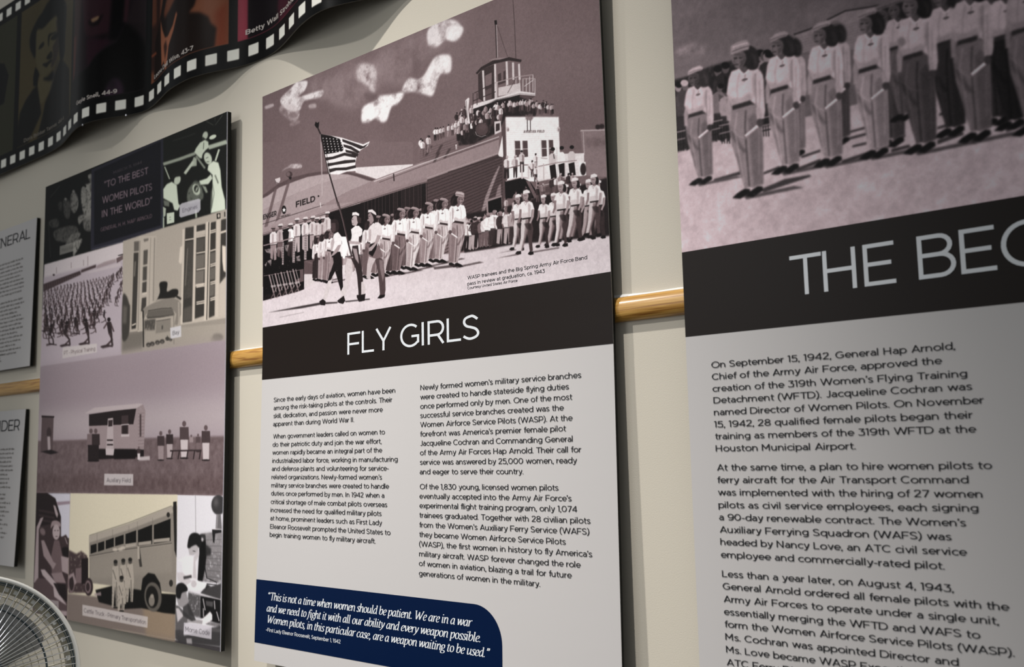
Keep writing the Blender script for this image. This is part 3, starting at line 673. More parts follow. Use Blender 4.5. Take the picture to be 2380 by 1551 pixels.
def woman(cv, x, y0, y1, flip=1, pant=165, shirt=226, hat=150, hair=45, face=140, dip=True, wx=1.0, slope=-.12, tone=sep, blur=.4, shadow=True, sleeve=True, detail=1, dark=60, tall=False):
    """a woman standing in a white shirt, slacks and side cap; x = body centre, y0 = cap top, y1 = soles"""
    Hh = y1 - y0
    P = lambda L: [(x + flip * u * Hh * wx, y0 + v * Hh + slope * flip * u * Hh * .7) for u, v in L]
    T = lambda v: tone(v)
    if shadow: cv.poly(P([(-.02 * flip, .985), (.0, 1.005), (.36 * flip, .955), (.30 * flip, .94)]), T(dark), .75, 1.2)
    # shoes
    for a, b in (((-.09, .99), (.02, .935)), ((-.01, .985), (.10, .925))):
        cv.poly(P([(a[0], a[1]), (a[0] + .03, a[1] - .028), (b[0] - .03, b[1]), (b[0], b[1] + .005), (b[0] + .005, b[1] + .03), (a[0] + .05, a[1] + .008)]), T(28), 1, blur)
    # trousers
    cv.poly(P([(-.09, .43), (-.115, .51), (-.098, .64), (-.06, .76), (-.03, .87), (-.012, .935), (.02, .928), (.04, .935), (.108, .915), (.105, .68), (.098, .53), (.065, .41), (.026, .405)]), T(pant), 1, blur)
    cv.poly(P([(.01, .50), (.045, .46), (.085, .5), (.102, .68), (.106, .91), (.045, .925), (.03, .75)]), T(pant * .78), .85, blur * 2)
    cv.poly(P([(-.105, .52), (-.085, .56), (-.03, .66), (.005, .70), (-.02, .71), (-.06, .66), (-.098, .60)]), T(pant * .62), .7, blur * 2)
    cv.poly(P([(-.07, .70), (-.045, .73), (-.02, .86), (-.03, .87)]), T(pant * .7), .6, blur * 2)
    cv.line(P([(-.005, .44), (-.01, .55), (.0, .70), (.018, .925)]), .011 * Hh, T(pant * .5), .75, blur)
    if detail:
        cv.line(P([(-.06, .45), (-.075, .56), (-.05, .70), (-.015, .90)]), .010 * Hh, T(min(pant * 1.28, 240)), .6, blur)
        cv.line(P([(.07, .48), (.078, .60), (.08, .85)]), .009 * Hh, T(pant * 1.05), .55, blur)
        cv.line(P([(-.10, .55), (-.05, .60), (.0, .62)]), .008 * Hh, T(pant * 1.25), .5, blur)
        cv.line(P([(.03, .52), (.05, .56), (.09, .55)]), .007 * Hh, T(pant * .6), .5, blur)
    # shirt
    cv.poly(P([(-.096, .187), (-.05, .173), (-.017, .2), (.023, .168), (.075, .183), (.102, .224), (.108, .326), (.070, .42), (.028, .385), (-.09, .415), (-.108, .371), (-.127, .326), (-.115, .235)]), T(shirt), 1, blur)
    cv.poly(P([(-.12, .33), (-.09, .36), (-.03, .36), (.02, .33), (.04, .36), (.03, .39), (-.09, .415)]), T(shirt * .80), .7, blur * 2.5)
    cv.poly(P([(.045, .20), (.06, .27), (.055, .36), (.04, .35), (.035, .25)]), T(shirt * .72), .7, blur * 2)
    cv.line(P([(-.045, .20), (-.06, .28), (-.058, .37)]), .007 * Hh, T(shirt * .78), .7, blur)
    cv.ell(*P([(-.012, .245)])[0], .020 * Hh, .007 * Hh, T(70), .85, 0, -15)
    cv.poly(P([(-.05, .165), (-.015, .21), (.022, .165), (.0, .16)]), T(face * .75), 1, blur)
    cv.line(P([(-.052, .172), (-.035, .20), (-.015, .212), (.008, .195), (.026, .166)]), .012 * Hh, T(min(shirt * 1.05, 245)), 1, 0)
    cv.line(P([(-.008, .21), (-.014, .26)]), .006 * Hh, T(shirt * .6), .7, 0)
    # belt, arm
    cv.poly(P([(-.092, .405), (.026, .378), (.028, .405), (-.09, .432)]), T(58), 1, blur)
    if sleeve:
        cv.poly(P([(.058, .19), (.09, .20), (.107, .25), (.112, .36), (.118, .45), (.110, .50), (.068, .505), (.060, .42), (.056, .30)]), T(shirt * .97), 1, blur)
        cv.poly(P([(.060, .42), (.085, .44), (.105, .495), (.070, .50)]), T(shirt * .82), .7, blur * 2)
        cv.line(P([(.080, .26), (.085, .35), (.078, .44)]), .009 * Hh, T(shirt * .80), .8, blur)
        cv.line(P([(.056, .21), (.057, .33), (.062, .43)]), .007 * Hh, T(shirt * .55), .7, blur)
    else:
        cv.poly(P([(.058, .19), (.09, .20), (.107, .27), (.10, .30), (.055, .29)]), T(shirt * .95), 1, blur)
        cv.poly(P([(.06, .29), (.098, .30), (.085, .42), (.03, .46), (.02, .44), (.06, .39)]), T(face), 1, blur)
    cv.ell(*P([(.085, .525)])[0], .022 * Hh, .026 * Hh, T(face * .62), 1, blur)
    cv.poly(P([(-.115, .33), (-.095, .42), (-.10, .50), (-.125, .50), (-.13, .40)]), T(shirt * .85), .9, blur)
    if dip:
        cv.line(P([(-.008, .605), (.07, .545)]), .019 * Hh, T(232), 1, 0)
        cv.line(P([(-.006, .612), (.07, .555)]), .007 * Hh, T(160), .8, 0)
    # head: wavy shoulder-length hair, face, side cap
    cv.poly(P([(-.045, .045), (.01, .03), (.050, .048), (.074, .085), (.080, .135), (.066, .180), (.032, .188), (.005, .175), (-.012, .14), (-.02, .09), (-.06, .075)]), T(hair), 1, blur * 1.5, smooth=True)
    cv.poly(P([(.02, .07), (.06, .10), (.07, .15), (.05, .17), (.045, .12)]), T(hair + 34), .5, blur * 2)
    cv.poly(P([(-.088, .08), (-.07, .062), (-.02, .07), (-.004, .11), (-.018, .152), (-.042, .172), (-.066, .168), (-.082, .145), (-.095, .118)]), T(face), 1, blur, smooth=True)
    cv.poly(P([(-.085, .075), (-.02, .072), (.0, .12), (-.018, .135), (-.03, .10), (-.08, .088)]), T(face * .66), .7, blur * 1.5)
    cv.poly(P([(-.04, .12), (-.008, .12), (-.02, .155), (-.045, .170)]), T(face * .66), .8, blur * 1.5)
    cv.poly(P([(-.083, .100), (-.058, .099), (-.060, .112), (-.080, .113)]), T(face * .42), .8, 0); cv.poly(P([(-.050, .099), (-.026, .101), (-.030, .113), (-.048, .111)]), T(face * .42), .75, 0)
    cv.line(P([(-.080, .146), (-.052, .146)]), .008 * Hh, T(60), .85, 0); cv.line(P([(-.072, .108), (-.082, .130), (-.068, .132)]), .006 * Hh, T(face * .6), .7, 0)
    if tall: cv.poly(P([(-.100, .082), (-.100, .028), (-.06, .004), (.0, -.006), (.020, .02), (.014, .056), (-.04, .066)]), T(hat), 1, blur)
    else: cv.poly(P([(-.098, .078), (-.094, .048), (-.06, .022), (.0, .006), (.030, .022), (.022, .042), (-.03, .055)]), T(hat), 1, blur)
    cv.line(P([(-.094, .064), (-.04, .045), (.016, .034)]), .007 * Hh, T(hat * .62), .8, 0)
    if tall: cv.line(P([(-.088, .036), (-.04, .022), (.008, .014)]), .009 * Hh, T(min(hat * 1.3, 235)), .7, 0)
def marcher(cv, x, y0, y1, flip=1, pant=90, lit=200, tone=sep, hat=222, rng=None, blur=.35, arm=165):
    """a woman in a short-sleeved shirt striding in step"""
    r = rng or RNG; Hh = y1 - y0; P = lambda L: [(x + flip * u * Hh, y0 + v * Hh) for u, v in L]; T = tone; st = r.uniform(.8, 1.15)
    cv.poly(P([(-.07, .44), (.06, .42), (.10, .60), (.085 * st, .78), (.10 * st, .93), (.05 * st, .95), (.02, .75), (-.02, .58)]), T(pant), 1, blur)
    cv.poly(P([(-.07, .43), (.02, .45), (.0, .62), (-.04 * st, .76), (-.085 * st, .93), (-.14 * st, .94), (-.10 * st, .74), (-.09, .56)]), T(lit), 1, blur)
    cv.poly(P([(-.02, .46), (.03, .46), (.02, .62), (-.02 * st, .76), (-.07 * st, .93), (-.095 * st, .93), (-.05 * st, .74), (-.03, .6)]), T(lit * .62), .8, blur * 2)
    cv.poly(P([(-.04, .52), (.06, .5), (.07, .62), (.0, .60)]), T(pant * .6), .7, blur * 2)
    for u, v in ((-.13 * st, .965), (.075 * st, .97)): cv.poly(P([(u - .055, v + .01), (u - .03, v - .025), (u + .03, v - .03), (u + .035, v + .015), (u - .02, v + .028)]), T(30), 1, blur)
    cv.poly(P([(-.085, .195), (-.04, .175), (.03, .172), (.085, .20), (.115, .30), (.075, .31), (.065, .43), (-.07, .45), (-.08, .31), (-.115, .30)]), T(226), 1, blur)
    cv.poly(P([(.02, .20), (.06, .24), (.05, .42), (.02, .43)]), T(172), .7, blur * 2); cv.line(P([(-.04, .19), (-.02, .24), (.01, .18)]), .010 * Hh, T(150), .8, 0)
    cv.poly(P([(-.07, .36), (.065, .34), (.06, .43), (-.07, .45)]), T(190), .6, blur * 2); cv.line(P([(-.07, .45), (.068, .43)]), .022 * Hh, T(36), .95, 0)
    cv.poly(P([(.08, .30), (.115, .30), (.105, .42), (.06, .52), (.035, .51), (.07, .41)]), T(arm), 1, blur); cv.poly(P([(-.112, .30), (-.08, .30), (-.085, .42), (-.12, .50), (-.14, .48), (-.118, .41)]), T(arm * .85), 1, blur)
    cv.poly(P([(-.03, .13), (.03, .13), (.03, .185), (-.025, .20)]), T(130), 1, blur)
    cv.poly(P([(-.02, .04), (.045, .05), (.07, .11), (.06, .165), (.025, .17), (.01, .10)]), T(40), 1, blur, smooth=True)
    cv.poly(P([(-.055, .06), (.015, .06), (.025, .11), (.0, .155), (-.03, .16), (-.052, .13)]), T(160), 1, blur, smooth=True); cv.line(P([(-.045, .095), (.0, .095)]), .012 * Hh, T(80), .7, 0); cv.line(P([(-.035, .138), (-.008, .138)]), .008 * Hh, T(90), .7, 0)
    cv.poly(P([(-.062, .07), (-.055, .02), (.0, .0), (.045, .02), (.04, .055), (-.01, .058)]), T(hat), 1, blur)
def smallfolk(cv, x, y, h, tone=sep, top=215, leg=150, hair=30, rng=None):
    """a distant spectator: head, shirt, arms, legs"""
    r = rng or RNG; j = lambda s: r.uniform(-s, s) * h; w = h * .115; k = r.uniform(-1, 1)
    cv.poly([(x - w * .8, y - h * .5), (x + w * .8, y - h * .5), (x + w * .8 + j(.03), y - h * .05), (x + w * .25, y), (x + w * .05, y - h * .35), (x - w * .3, y), (x - w * .9 + j(.03), y - h * .03)], tone(leg), .95, .3)
    cv.poly([(x + w * .2, y - h * .48), (x + w * .8, y - h * .5), (x + w * .7, y - h * .05), (x + w * .3, y)], tone(leg * .6), .6, .6)
    cv.poly([(x - w, y - h * .80), (x - w * .3, y - h * .86), (x + w * .4, y - h * .86), (x + w * 1.05, y - h * .79), (x + w * 1.1 + j(.02), y - h * .55), (x + w * .75, y - h * .46), (x - w * .8, y - h * .46), (x - w * 1.15, y - h * .6)], tone(top), 1, .3)
    cv.poly([(x + w * .1 * k, y - h * .82), (x + w * .9, y - h * .76), (x + w * .8, y - h * .48), (x + w * .1, y - h * .5)], tone(top * .62), .75, .5)
    cv.line([(x - w * 1.0, y - h * .76), (x - w * (1.1 - .5 * k), y - h * .60), (x + w * .3 * k, y - h * .58)], h * .045, tone(min(top * .85 + 20, 220)), .9, .3)
    cv.line([(x - w * .8, y - h * .47), (x + w * .8, y - h * .48)], h * .03, tone(50), .8, .2)
    cv.ell(x + j(.02), y - h * .915, h * .048, h * .066, tone(r.uniform(90, 165)), 1, .2)
    cv.ell(x + j(.02) + h * .014, y - h * .955, h * .056, h * .046, tone(hair if r.random() < .7 else 190), 1, .2)
# ------------------------------------------------------------------ print 1: parade in front of the hangar and control tower
def paint_parade():
    cv = Canvas(MAIN, MAIN.x0, MAIN.x1, ZB1, MAIN.z1, 1750, sep(121))
    hh, ww = cv.h, cv.w
    n = noise2(hh, ww, 260, RNG, 3)[..., None]; cv.im += (n - .5) * 22
    cv.im -= np.clip(1 - np.linspace(0, 1, ww) * 3.2, 0, 1)[None, :, None] * 12
    z2 = Zm(cv, 560, 0, 3.2317)
    # clouds
    def cloud(pts, v, a, b, t=(46, 2.4, .42)): z2.poly(pts, v, a, b, True, t)
    cloud([(400, 640), (1000, 470), (1050, 640), (960, 760), (820, 820), (640, 760), (520, 700)], 160, .55, 16, (60, 2.0, .2))
    cloud([(1000, 420), (1500, 200), (1680, 190), (1600, 320), (1300, 480), (1250, 640), (1050, 600)], 158, .50, 16, (60, 2.0, .2))
    cloud([(300, 740), (380, 660), (420, 620), (500, 610), (480, 680), (430, 730), (560, 690), (620, 680), (600, 730), (480, 760), (440, 830), (360, 830), (310, 790)], 222, .95, 3)
    cloud([(320, 780), (420, 800), (440, 870), (400, 920), (350, 890), (290, 830)], 190, .6, 4)
    z2.ell(395, 860, 48, 40, 200, .5, 2, tex=(10, 3, 0)); z2.ell(395, 865, 30, 24, 118, .6, 3)
    cloud([(870, 520), (900, 480), (980, 485), (1020, 530), (1015, 640), (1000, 700), (940, 640), (880, 600)], 205, .9, 6, (24, 2.2, .2))
    cloud([(905, 880), (920, 800), (1000, 760), (1040, 720), (1130, 710), (1215, 690), (1225, 720), (1180, 780), (1130, 810), (1100, 900), (1060, 920), (1010, 890), (960, 920), (915, 920)], 230, 1, 3.5)
    cloud([(930, 850), (1020, 790), (1100, 760), (1080, 820), (980, 900)], 238, .8, 4)
    cloud([(1210, 690), (1260, 590), (1330, 600), (1380, 560), (1450, 440), (1530, 410), (1580, 430), (1575, 540), (1500, 560), (1470, 640), (1440, 720), (1380, 710), (1300, 690)], 222, 1, 4)
    cloud([(1400, 560), (1480, 440), (1560, 430), (1540, 520), (1460, 560), (1400, 640)], 230, .7, 5)
    cloud([(1400, 300), (1410, 220), (1500, 160), (1600, 150), (1660, 200), (1670, 240), (1620, 310), (1540, 300), (1480, 350), (1420, 350)], 220, .95, 4)
    cloud([(1560, 200), (1660, 200), (1660, 250), (1600, 310), (1540, 280)], 232, .7, 3)
    cloud([(180, 800), (240, 780), (245, 800), (190, 820)], 190, .8, 2); cloud([(510, 790), (560, 780), (565, 810), (520, 815)], 195, .7, 3)
    cloud([(370, 930), (440, 905), (435, 930), (375, 950)], 165, .7, 3); cloud([(300, 1290), (370, 1250), (400, 1235), (460, 1240), (455, 1270), (380, 1275), (330, 1290)], 205, .9, 2)
    cloud([(1290, 380), (1340, 370), (1350, 470), (1310, 560), (1290, 500)], 100, .4, 6); cloud([(930, 700), (1010, 700), (1030, 740), (950, 760)], 95, .5, 6)
    # hangar end wall and roof
    z5 = Zm(cv, 600, 330, 6.611)
    z5.poly([(60, 850), (140, 780), (300, 660), (520, 560), (760, 500), (1000, 470), (1200, 470), (1380, 460), (1560, 500), (1700, 545), (1870, 590), (2380, 380), (2380, 700), (60, 1521)], 172, 1, .5)
    z5.poly([(1500, 395), (2380, 345), (2380, 372), (2100, 480), (1860, 585), (1700, 530), (1500, 470)], 214, 1, .6)
    for i in range(46):                                               # clapboards
        y = 505 + i * 19.5
        pts = [(60, y + 560), (500, y + 330), (1000, y + 130), (1500, y + 20), (1900, y - 60)]
        z5.line([(px_, min(py_, 1400)) for px_, py_ in pts] if 0 else pts, 6, 128, .62, .3)
    # re-cover above the roof arc
    sk = cv.im[int(.30 * hh), int(.30 * ww)].copy()
    z5.poly([(60, 0), (60, 845), (140, 775), (300, 655), (520, 555), (760, 492), (960, 462), (1090, 455), (1090, 0)], sep(117), 1, .3)
    z5.poly([(1080, 0), (1080, 455), (1240, 462), (1380, 455), (1505, 470), (1505, 395), (1700, 382), (2380, 345), (2380, 0)], sep(122), 1, .3)
    z5.poly([(1500, 395), (2380, 345), (2380, 372), (2100, 480), (1860, 585), (1700, 530), (1500, 470)], 214, 1, .5)
    z5.poly([(60, 865), (60, 835), (140, 775), (300, 655), (520, 550), (760, 488), (960, 458), (1090, 452), (1200, 460), (1380, 458), (1560, 498), (1700, 545), (1870, 595), (1855, 630), (1680, 590), (1520, 535), (1380, 500), (1200, 490), (1000, 500), (760, 540), (560, 610), (330, 700), (150, 830), (80, 865)], 92, 1, .8)
    for q in ([(460, 590), (500, 600), (330, 1180), (265, 1240)], [(250, 730), (300, 690), (150, 1300), (90, 1340)]): z5.poly(q, 105, .85, 1)
    # cloud strip repainted behind loudspeakers
    z5.poly([(365, 450), (430, 400), (500, 350), (560, 340), (660, 345), (668, 400), (560, 410), (470, 400)], 205, .85, 2, True, (12, 2, .2))
    z5.ell(480, 500, 50, 48, 75, 1, .4); z5.ell(465, 495, 30, 34, 130, .7, 1); z5.poly([(470, 540), (520, 540), (510, 580), (480, 575)], 40, 1, .3)
    z5.poly([(255, 575), (340, 545), (345, 590), (320, 635), (290, 640), (260, 600)], 200, 1, .4); z5.line([(255, 575), (275, 620), (320, 640)], 8, 70, .9)
    # lettering on the hangar
    z5.text('FIELD', 583, 1010, 880, 915, 92, 20, 24, .95, .2); z5.ell(930, 835, 13, 13, 24)
    z5.text('ENGER', 78, 1200, 285, 1135, 78, 20, 24, .95, .2)
    z5.ell(400, 1045, 34, 66, 24, 1, .2)
    z5.poly([(400, 1010), (410, 1035), (428, 1035), (414, 1055), (420, 1080), (400, 1066), (382, 1082), (387, 1056), (374, 1040), (391, 1036)], 235)
    z5.text('HANGAR NO.1', 350, 1165, 495, 1130, 28, 24, 34, .8, .3)
    # eave band, gutter and fascia running up to the right
    z5.poly([(60, 1330), (960, 1010), (1300, 880), (1900, 640), (2380, 440), (2380, 640), (1300, 1010), (60, 1430)], 158, 1, .4)
    z5.line([(60, 1270), (960, 985), (1280, 870), (1900, 625), (2380, 440)], 9, 62, .9, .3); z5.line([(1300, 850), (1900, 612), (2100, 540)], 6, 200, .7)
    z5.poly([(1860, 600), (1880, 575), (2080, 500), (2380, 380), (2380, 470), (1890, 660)], 110, 1, .5)
    z5.line([(2080, 500), (2080, 605)], 12, 60); z5.line([(2098, 490), (2098, 600)], 8, 210)
    z5.line([(60, 1440), (1300, 1020), (2380, 645)], 12, 70, .9, .4); z5.line([(60, 1415), (1300, 995), (2380, 622)], 10, 120, .8, .5)
    z5.line([(975, 0), (985, 500), (988, 830)], 9, 190, .8, .4); z5.line([(958, 935), (965, 1010)], 10, 225, .9)
    # long roof edge to the tower (crop 2)
    z2.poly([(1035, 1340), (1330, 1230), (1940, 1000), (1940, 1165), (1100, 1480), (600, 1551), (800, 1440)], 148, 1, .4)
    z2.poly([(1335, 1225), (1340, 1120), (1400, 1090), (1500, 1080), (1640, 1010), (1760, 1060), (1940, 1000), (1940, 1045), (1560, 1180), (1340, 1225)], 118, 1, .5)
    for i in range(5): z2.line([(1345, 1140 + i * 18), (1640, 1035 + i * 18)], 4, 88, .6)
    for q in ((1420, 1100), (1500, 1090), (1560, 1120), (1480, 1150)): z2.poly([(q[0], q[1]), (q[0] + 22, q[1] - 6), (q[0] - 18, q[1] + 70), (q[0] - 40, q[1] + 76)], 62, .7, .6)
    z2.line([(1000, 1365), (1340, 1240), (1940, 1028)], 7, 205, .8); z2.line([(1040, 1372), (1340, 1258), (1940, 1045)], 5, 90, .8)
    z2.line([(1000, 1500), (1940, 1165)], 10, 62, .95, .4); z2.line([(1000, 1480), (1940, 1148)], 6, 175, .6, .4)
    z2.line([(1148, 1305), (1152, 1362)], 8, 50)
    # siding to the right of the door, sunlit wedges
    z3 = Zm(cv, 1060, 180, 5.5405)
    pass
    z3b = Zm(cv, 1060, 420, 5.5405)
    cv.poly([(984, 424), (1168, 358), (1175, 560), (984, 560)], sep(84), 1, .3)
    for i in range(27): z3.line([(-430, 1400 + i * 44), (600, 1015 + i * 38)], 9, 50, .72, .4)
    z3.poly([(555, 1140), (570, 1150), (470, 1420), (420, 1560), (330, 1870), (290, 1870), (380, 1540), (480, 1290)], 160, .92, .6)
    z3.poly([(580, 1360), (585, 1560), (560, 1640), (480, 1870), (430, 1870), (540, 1420)], 150, .85, .6)
    for i in range(20): z3.line([(300, 1250 + i * 36), (600, 1150 + i * 36)], 6, 70, .55, .4)
    z3.line([(-100, 1225), (590, 1010)], 14, 60, .9, .4)
    # sliding doors
    z5.poly([(1040, 1110), (1300, 1030), (2380, 700), (2380, 1521), (1040, 1521)], 27, 1, .4)
    z5b = Zm(cv, 840, 430, 5.743)
    z5b.poly([(-10, 245), (760, 0), (880, -30), (885, 470), (-10, 520)], 30, 1, .4)
    z5b.poly([(420, 110), (480, 90), (480, 480), (420, 480)], 48, .7, 1); z5b.poly([(540, 75), (760, 8), (800, 0), (800, 400), (540, 400)], 52, .6, 1)
    for i, xx in enumerate((42, 88, 140, 185, 232, 280, 325, 378, 430, 484, 536, 588, 644, 700, 760, 802)): z5b.line([(xx, 225 - xx * .30), (xx + 3, 470)], 5, 95 if i % 2 else 80, .8, .3)
    z5b.line([(868, -20), (874, 470)], 12, 105, .9)
    z5b.poly([(-10, 200), (760, -60), (880, -100), (880, -30), (760, 0), (-10, 245)], 142, 1, .4); z5b.line([(-10, 232), (760, -12), (880, -40)], 8, 70, .9)
    # right hand corner post and white tower building
    z3.poly([(590, 720), (610, 490), (640, 500), (660, 1340), (640, 1560), (610, 1560), (600, 1050)], 90, 1, .3)
    z3.poly([(545, 1000), (600, 750), (612, 1010), (605, 1030), (560, 1020)], 226, 1, .3)
    z3.poly([(635, 500), (1325, 505), (1340, 950), (1345, 1100), (1330, 1290), (1060, 1345), (660, 1330)], 232, 1, .3)
    for i in range(30): z3.line([(640, 520 + i * 27), (1325, 522 + i * 27)], 3.5, 200, .6, .3)
    z3.line([(635, 508), (1325, 510)], 8, 120, .8); z3.line([(640, 500), (660, 1320)], 8, 150, .7, .5)
    z3.line([(1327, 505), (1345, 1100)], 7, 140, .9)
    for q in ((760, 820, 828), (860, 818, 922), (1103, 812, 1165), (1197, 808, 1252)):
        z3.poly([(q[0], q[1]), (q[2], q[1]), (q[2] + 8, q[1] + 205), (q[0] + 8, q[1] + 212)], 84, 1, .3); z3.line([(q[0] - 5, q[1] + 106), (q[2] + 8, q[1] + 104)], 8, 215)
        z3.line([(q[0] - 7, q[1] - 8), (q[0] + 2, q[1] + 215)], 6, 170, .7)
    z3.line([(1095, 1040), (1180, 1048)], 8, 130, .8)
    z3.text('AVENGER FIELD', 872, 718, 1142, 712, 34, 26, 90, .75, .4)
    for q in ((668, 670), (1322, 670)): z3.ell(q[0], q[1], 22, 34, 200, 1, .4); z3.ell(q[0] + 6, q[1] + 6, 10, 20, 110, .8, .6)
    z3.line([(1080, -900), (1100, -600), (1110, -430)], 5, 70, .8) if 0 else None
    # adjoining plain building at the right edge
    z3.poly([(1605, 690), (2000, 670), (2000, 1290), (1690, 1270), (1650, 1100)], 138, 1, .6); z3.poly([(1645, 790), (1990, 770), (1990, 890), (1700, 900)], 98, .6, 6, tex=(14, 1.5, .3))
    z3.line([(1605, 688), (2000, 676)], 20, 175, .95, .5); z3.line([(1640, 700), (1655, 1000)], 9, 190, .8)
    for q in ((1830, 640), (1880, 632)): z3.ell(q[0], q[1], 34, 32, 50, 1, 1)
    z3.poly([(1400, 985), (1650, 978), (1660, 1270), (1400, 1290)], 222, 1, .5)
    z3.poly([(1585, 1100), (1670, 1090), (1680, 1262), (1590, 1268)], 235, 1, .3); z3.ell(1640, 1185, 38, 80, 52, 1, 1)
    for i in range(6): z3.line([(1400, 1010 + i * 45), (1580, 1004 + i * 45)], 5, 190, .6)
    # tower cab
    zt = Zm(cv, 1100, 0, 3.2317)
    zt.line([(170, 155), (180, 435)], 12, 62, 1, .2); zt.line([(176, 185), (184, 435)], 5, 190); zt.poly([(160, 155), (178, 152), (180, 185), (163, 185)], 30)
    zt.line([(182, 195), (258, 425)], 3, 60, .8); zt.line([(300, 0), (312, 200), (322, 440)], 4, 60, .9)
    zt.poly([(20, 550), (60, 505), (150, 455), (270, 430), (365, 450), (360, 470), (270, 455), (160, 480), (70, 520), (30, 560)], 52, 1, .3)
    zt.poly([(120, 455), (160, 440), (250, 432), (270, 430), (200, 450)], 150, .9, .4)
    zt.poly([(38, 560), (70, 520), (165, 482), (165, 760), (85, 770), (40, 740)], 66, 1, .3); zt.poly([(90, 570), (140, 545), (140, 640), (92, 650)], 122); zt.poly([(90, 680), (140, 660), (140, 745), (95, 755)], 95)
    zt.poly([(165, 482), (270, 456), (360, 468), (358, 640), (355, 700), (180, 730)], 118, 1, .3)
    zt.poly([(185, 560), (245, 530), (245, 620), (190, 640)], 72); zt.poly([(210, 545), (228, 538), (228, 600), (212, 606)], 118)
    for a in ((165, 482, 170, 760), (252, 462, 258, 640), (300, 470, 303, 600), (345, 480, 350, 600), (75, 530, 85, 760)): zt.line([(a[0], a[1]), (a[2], a[3])], 15, 205, 1, .2)
    zt.poly([(190, 660), (355, 625), (358, 690), (190, 725)], 205, 1, .3)
    for i in range(5): zt.line([(190, 668 + i * 13), (355, 635 + i * 13)], 2.5, 160, .6)
    zt.poly([(0, 785), (180, 735), (350, 685), (468, 700), (468, 722), (350, 712), (180, 760), (0, 820)], 215, 1, .3)
    zt.poly([(0, 820), (180, 760), (350, 712), (468, 722), (400, 770), (300, 800), (100, 850), (0, 880)], 38, 1, .5)
    zt.poly([(350, 712), (466, 722), (400, 768), (350, 745)], 92, 1, .5); zt.line([(180, 752), (350, 704), (468, 714)], 3, 90, .8)
    for a, b, c_, d in ((10, 700, 160, 625), (160, 625, 320, 580), (320, 580, 450, 562), (380, 592, 465, 592), (0, 760, 170, 690)): zt.line([(a, b), (c_, d)], 6, 170 if a > 100 else 60, .95)
    for xx, ya, yb in ((180, 615, 735), (250, 600, 715), (322, 578, 690), (350, 575, 685), (375, 590, 690), (400, 590, 692), (425, 575, 695), (450, 562, 690), (465, 592, 700)): zt.line([(xx, ya), (xx, yb)], 5, 205, .95)
    zt.line([(322, 590), (260, 700)], 4, 80, .8); zt.line([(455, 600), (385, 650)], 5, 215, .9)
    for xx in (0, 30): zt.line([(xx, 700), (xx, 790)], 5, 60)
    # people along the roofs
    rg = np.random.default_rng(3)
    z3.poly([(195, 460), (520, 290), (800, 240), (920, 300), (1050, 330), (1030, 500), (640, 505), (560, 700), (230, 860), (40, 880), (0, 700)], 34, .95, 1.5, tex=(20, 1.6, .55))
    def rowfolk(zz, pts, k, h, jit, tops=(150, 235)):
        L = np.array(pts, float); t = np.linspace(0, len(L) - 1, k)
        for q in t:
            i = int(min(q, len(L) - 2)); f = q - i; xx, yy = L[i] * (1 - f) + L[i + 1] * f
            xx += rg.uniform(-jit, jit); yy += rg.uniform(-jit, jit); tp = rg.uniform(*tops); cx, cy = zz.ox + xx / zz.sc, zz.oy + yy / zz.sc; hs = h / zz.sc * rg.uniform(.85, 1.15)
            smallfolk(cv, cx, cy, hs, top=tp if rg.random() > .2 else 60, leg=rg.uniform(35, 120), hair=rg.uniform(20, 60), rng=rg)
    rowfolk(z3, [(640, 470), (900, 430), (1040, 470), (1240, 480)], 26, 150, 14)
    rowfolk(z3, [(200, 640), (420, 520), (620, 500)], 16, 170, 24); rowfolk(z3, [(40, 830), (240, 720), (420, 640), (560, 600)], 17, 190, 20)
    rowfolk(z3, [(20, 640), (180, 560)], 6, 190, 20, (60, 200))
    z2r = Zm(cv, 560, 0, 3.2317)
    for q in ((1350, 1150, 110), (1365, 1180, 130), (1405, 1130, 110), (1412, 1150, 130), (1460, 1060, 100), (1478, 1055, 95), (1500, 1045, 90), (1522, 1035, 85), (1560, 1030, 95), (1590, 1020, 90), (1615, 1010, 100), (1640, 1000, 105), (1660, 985, 120), (1700, 1000, 130)): smallfolk(cv, z2r.ox + q[0] / 3.2317, q[1] / 3.2317, q[2] / 3.2317, top=rg.uniform(190, 235), leg=rg.uniform(40, 180), rng=rg)
    smallfolk(cv, 1061, 348, 14, top=220, leg=220, rng=rg); z3.poly([(120, 300), (160, 262), (175, 270), (160, 420), (185, 600), (150, 590)], 215, 1, .4); z3.line([(135, 300), (150, 560)], 6, 70, .8)
    z3.ell(332, 678, 90, 92, 42, 1, .3, -20); z3.ell(335, 670, 82, 82, 84, 1, 1.2, -20); z3.ell(350, 640, 44, 40, 108, .5, 4); z3.line([(250, 700), (270, 745), (330, 768), (390, 745)], 6, 200, .9)
    z3.poly([(495, 570), (580, 560), (585, 700), (500, 740)], 205, 1, .3); z3.poly([(515, 600), (565, 592), (565, 680), (515, 700)], 60)
    for q in ((920, 600, 540, 690), (960, 600, 545, 690)): z3.line([(q[0], q[2]), (q[0] + 2, q[3])], 9, 50)
    z3.poly([(890, 480), (990, 470), (1000, 520), (970, 560), (900, 545)], 120, .9, .6, tex=(6, 2, .3))
    # balcony and stair folk
    z3.poly([(630, 1340), (850, 1290), (960, 1350), (1100, 1560), (640, 1560)], 24, 1, .5)
    for q in ((655, 1310, 300, 215, 45), (765, 1300, 300, 200, 60), (850, 1230, 290, 205, 60), (1030, 1190, 210, 220, 190), (985, 1290, 220, 215, 60), (1030, 1350, 210, 225, 60)): smallfolk(cv, z3.ox + q[0] / z3.sc, z3.oy + q[1] / z3.sc, q[2] / z3.sc, top=q[3], leg=q[4], rng=rg)
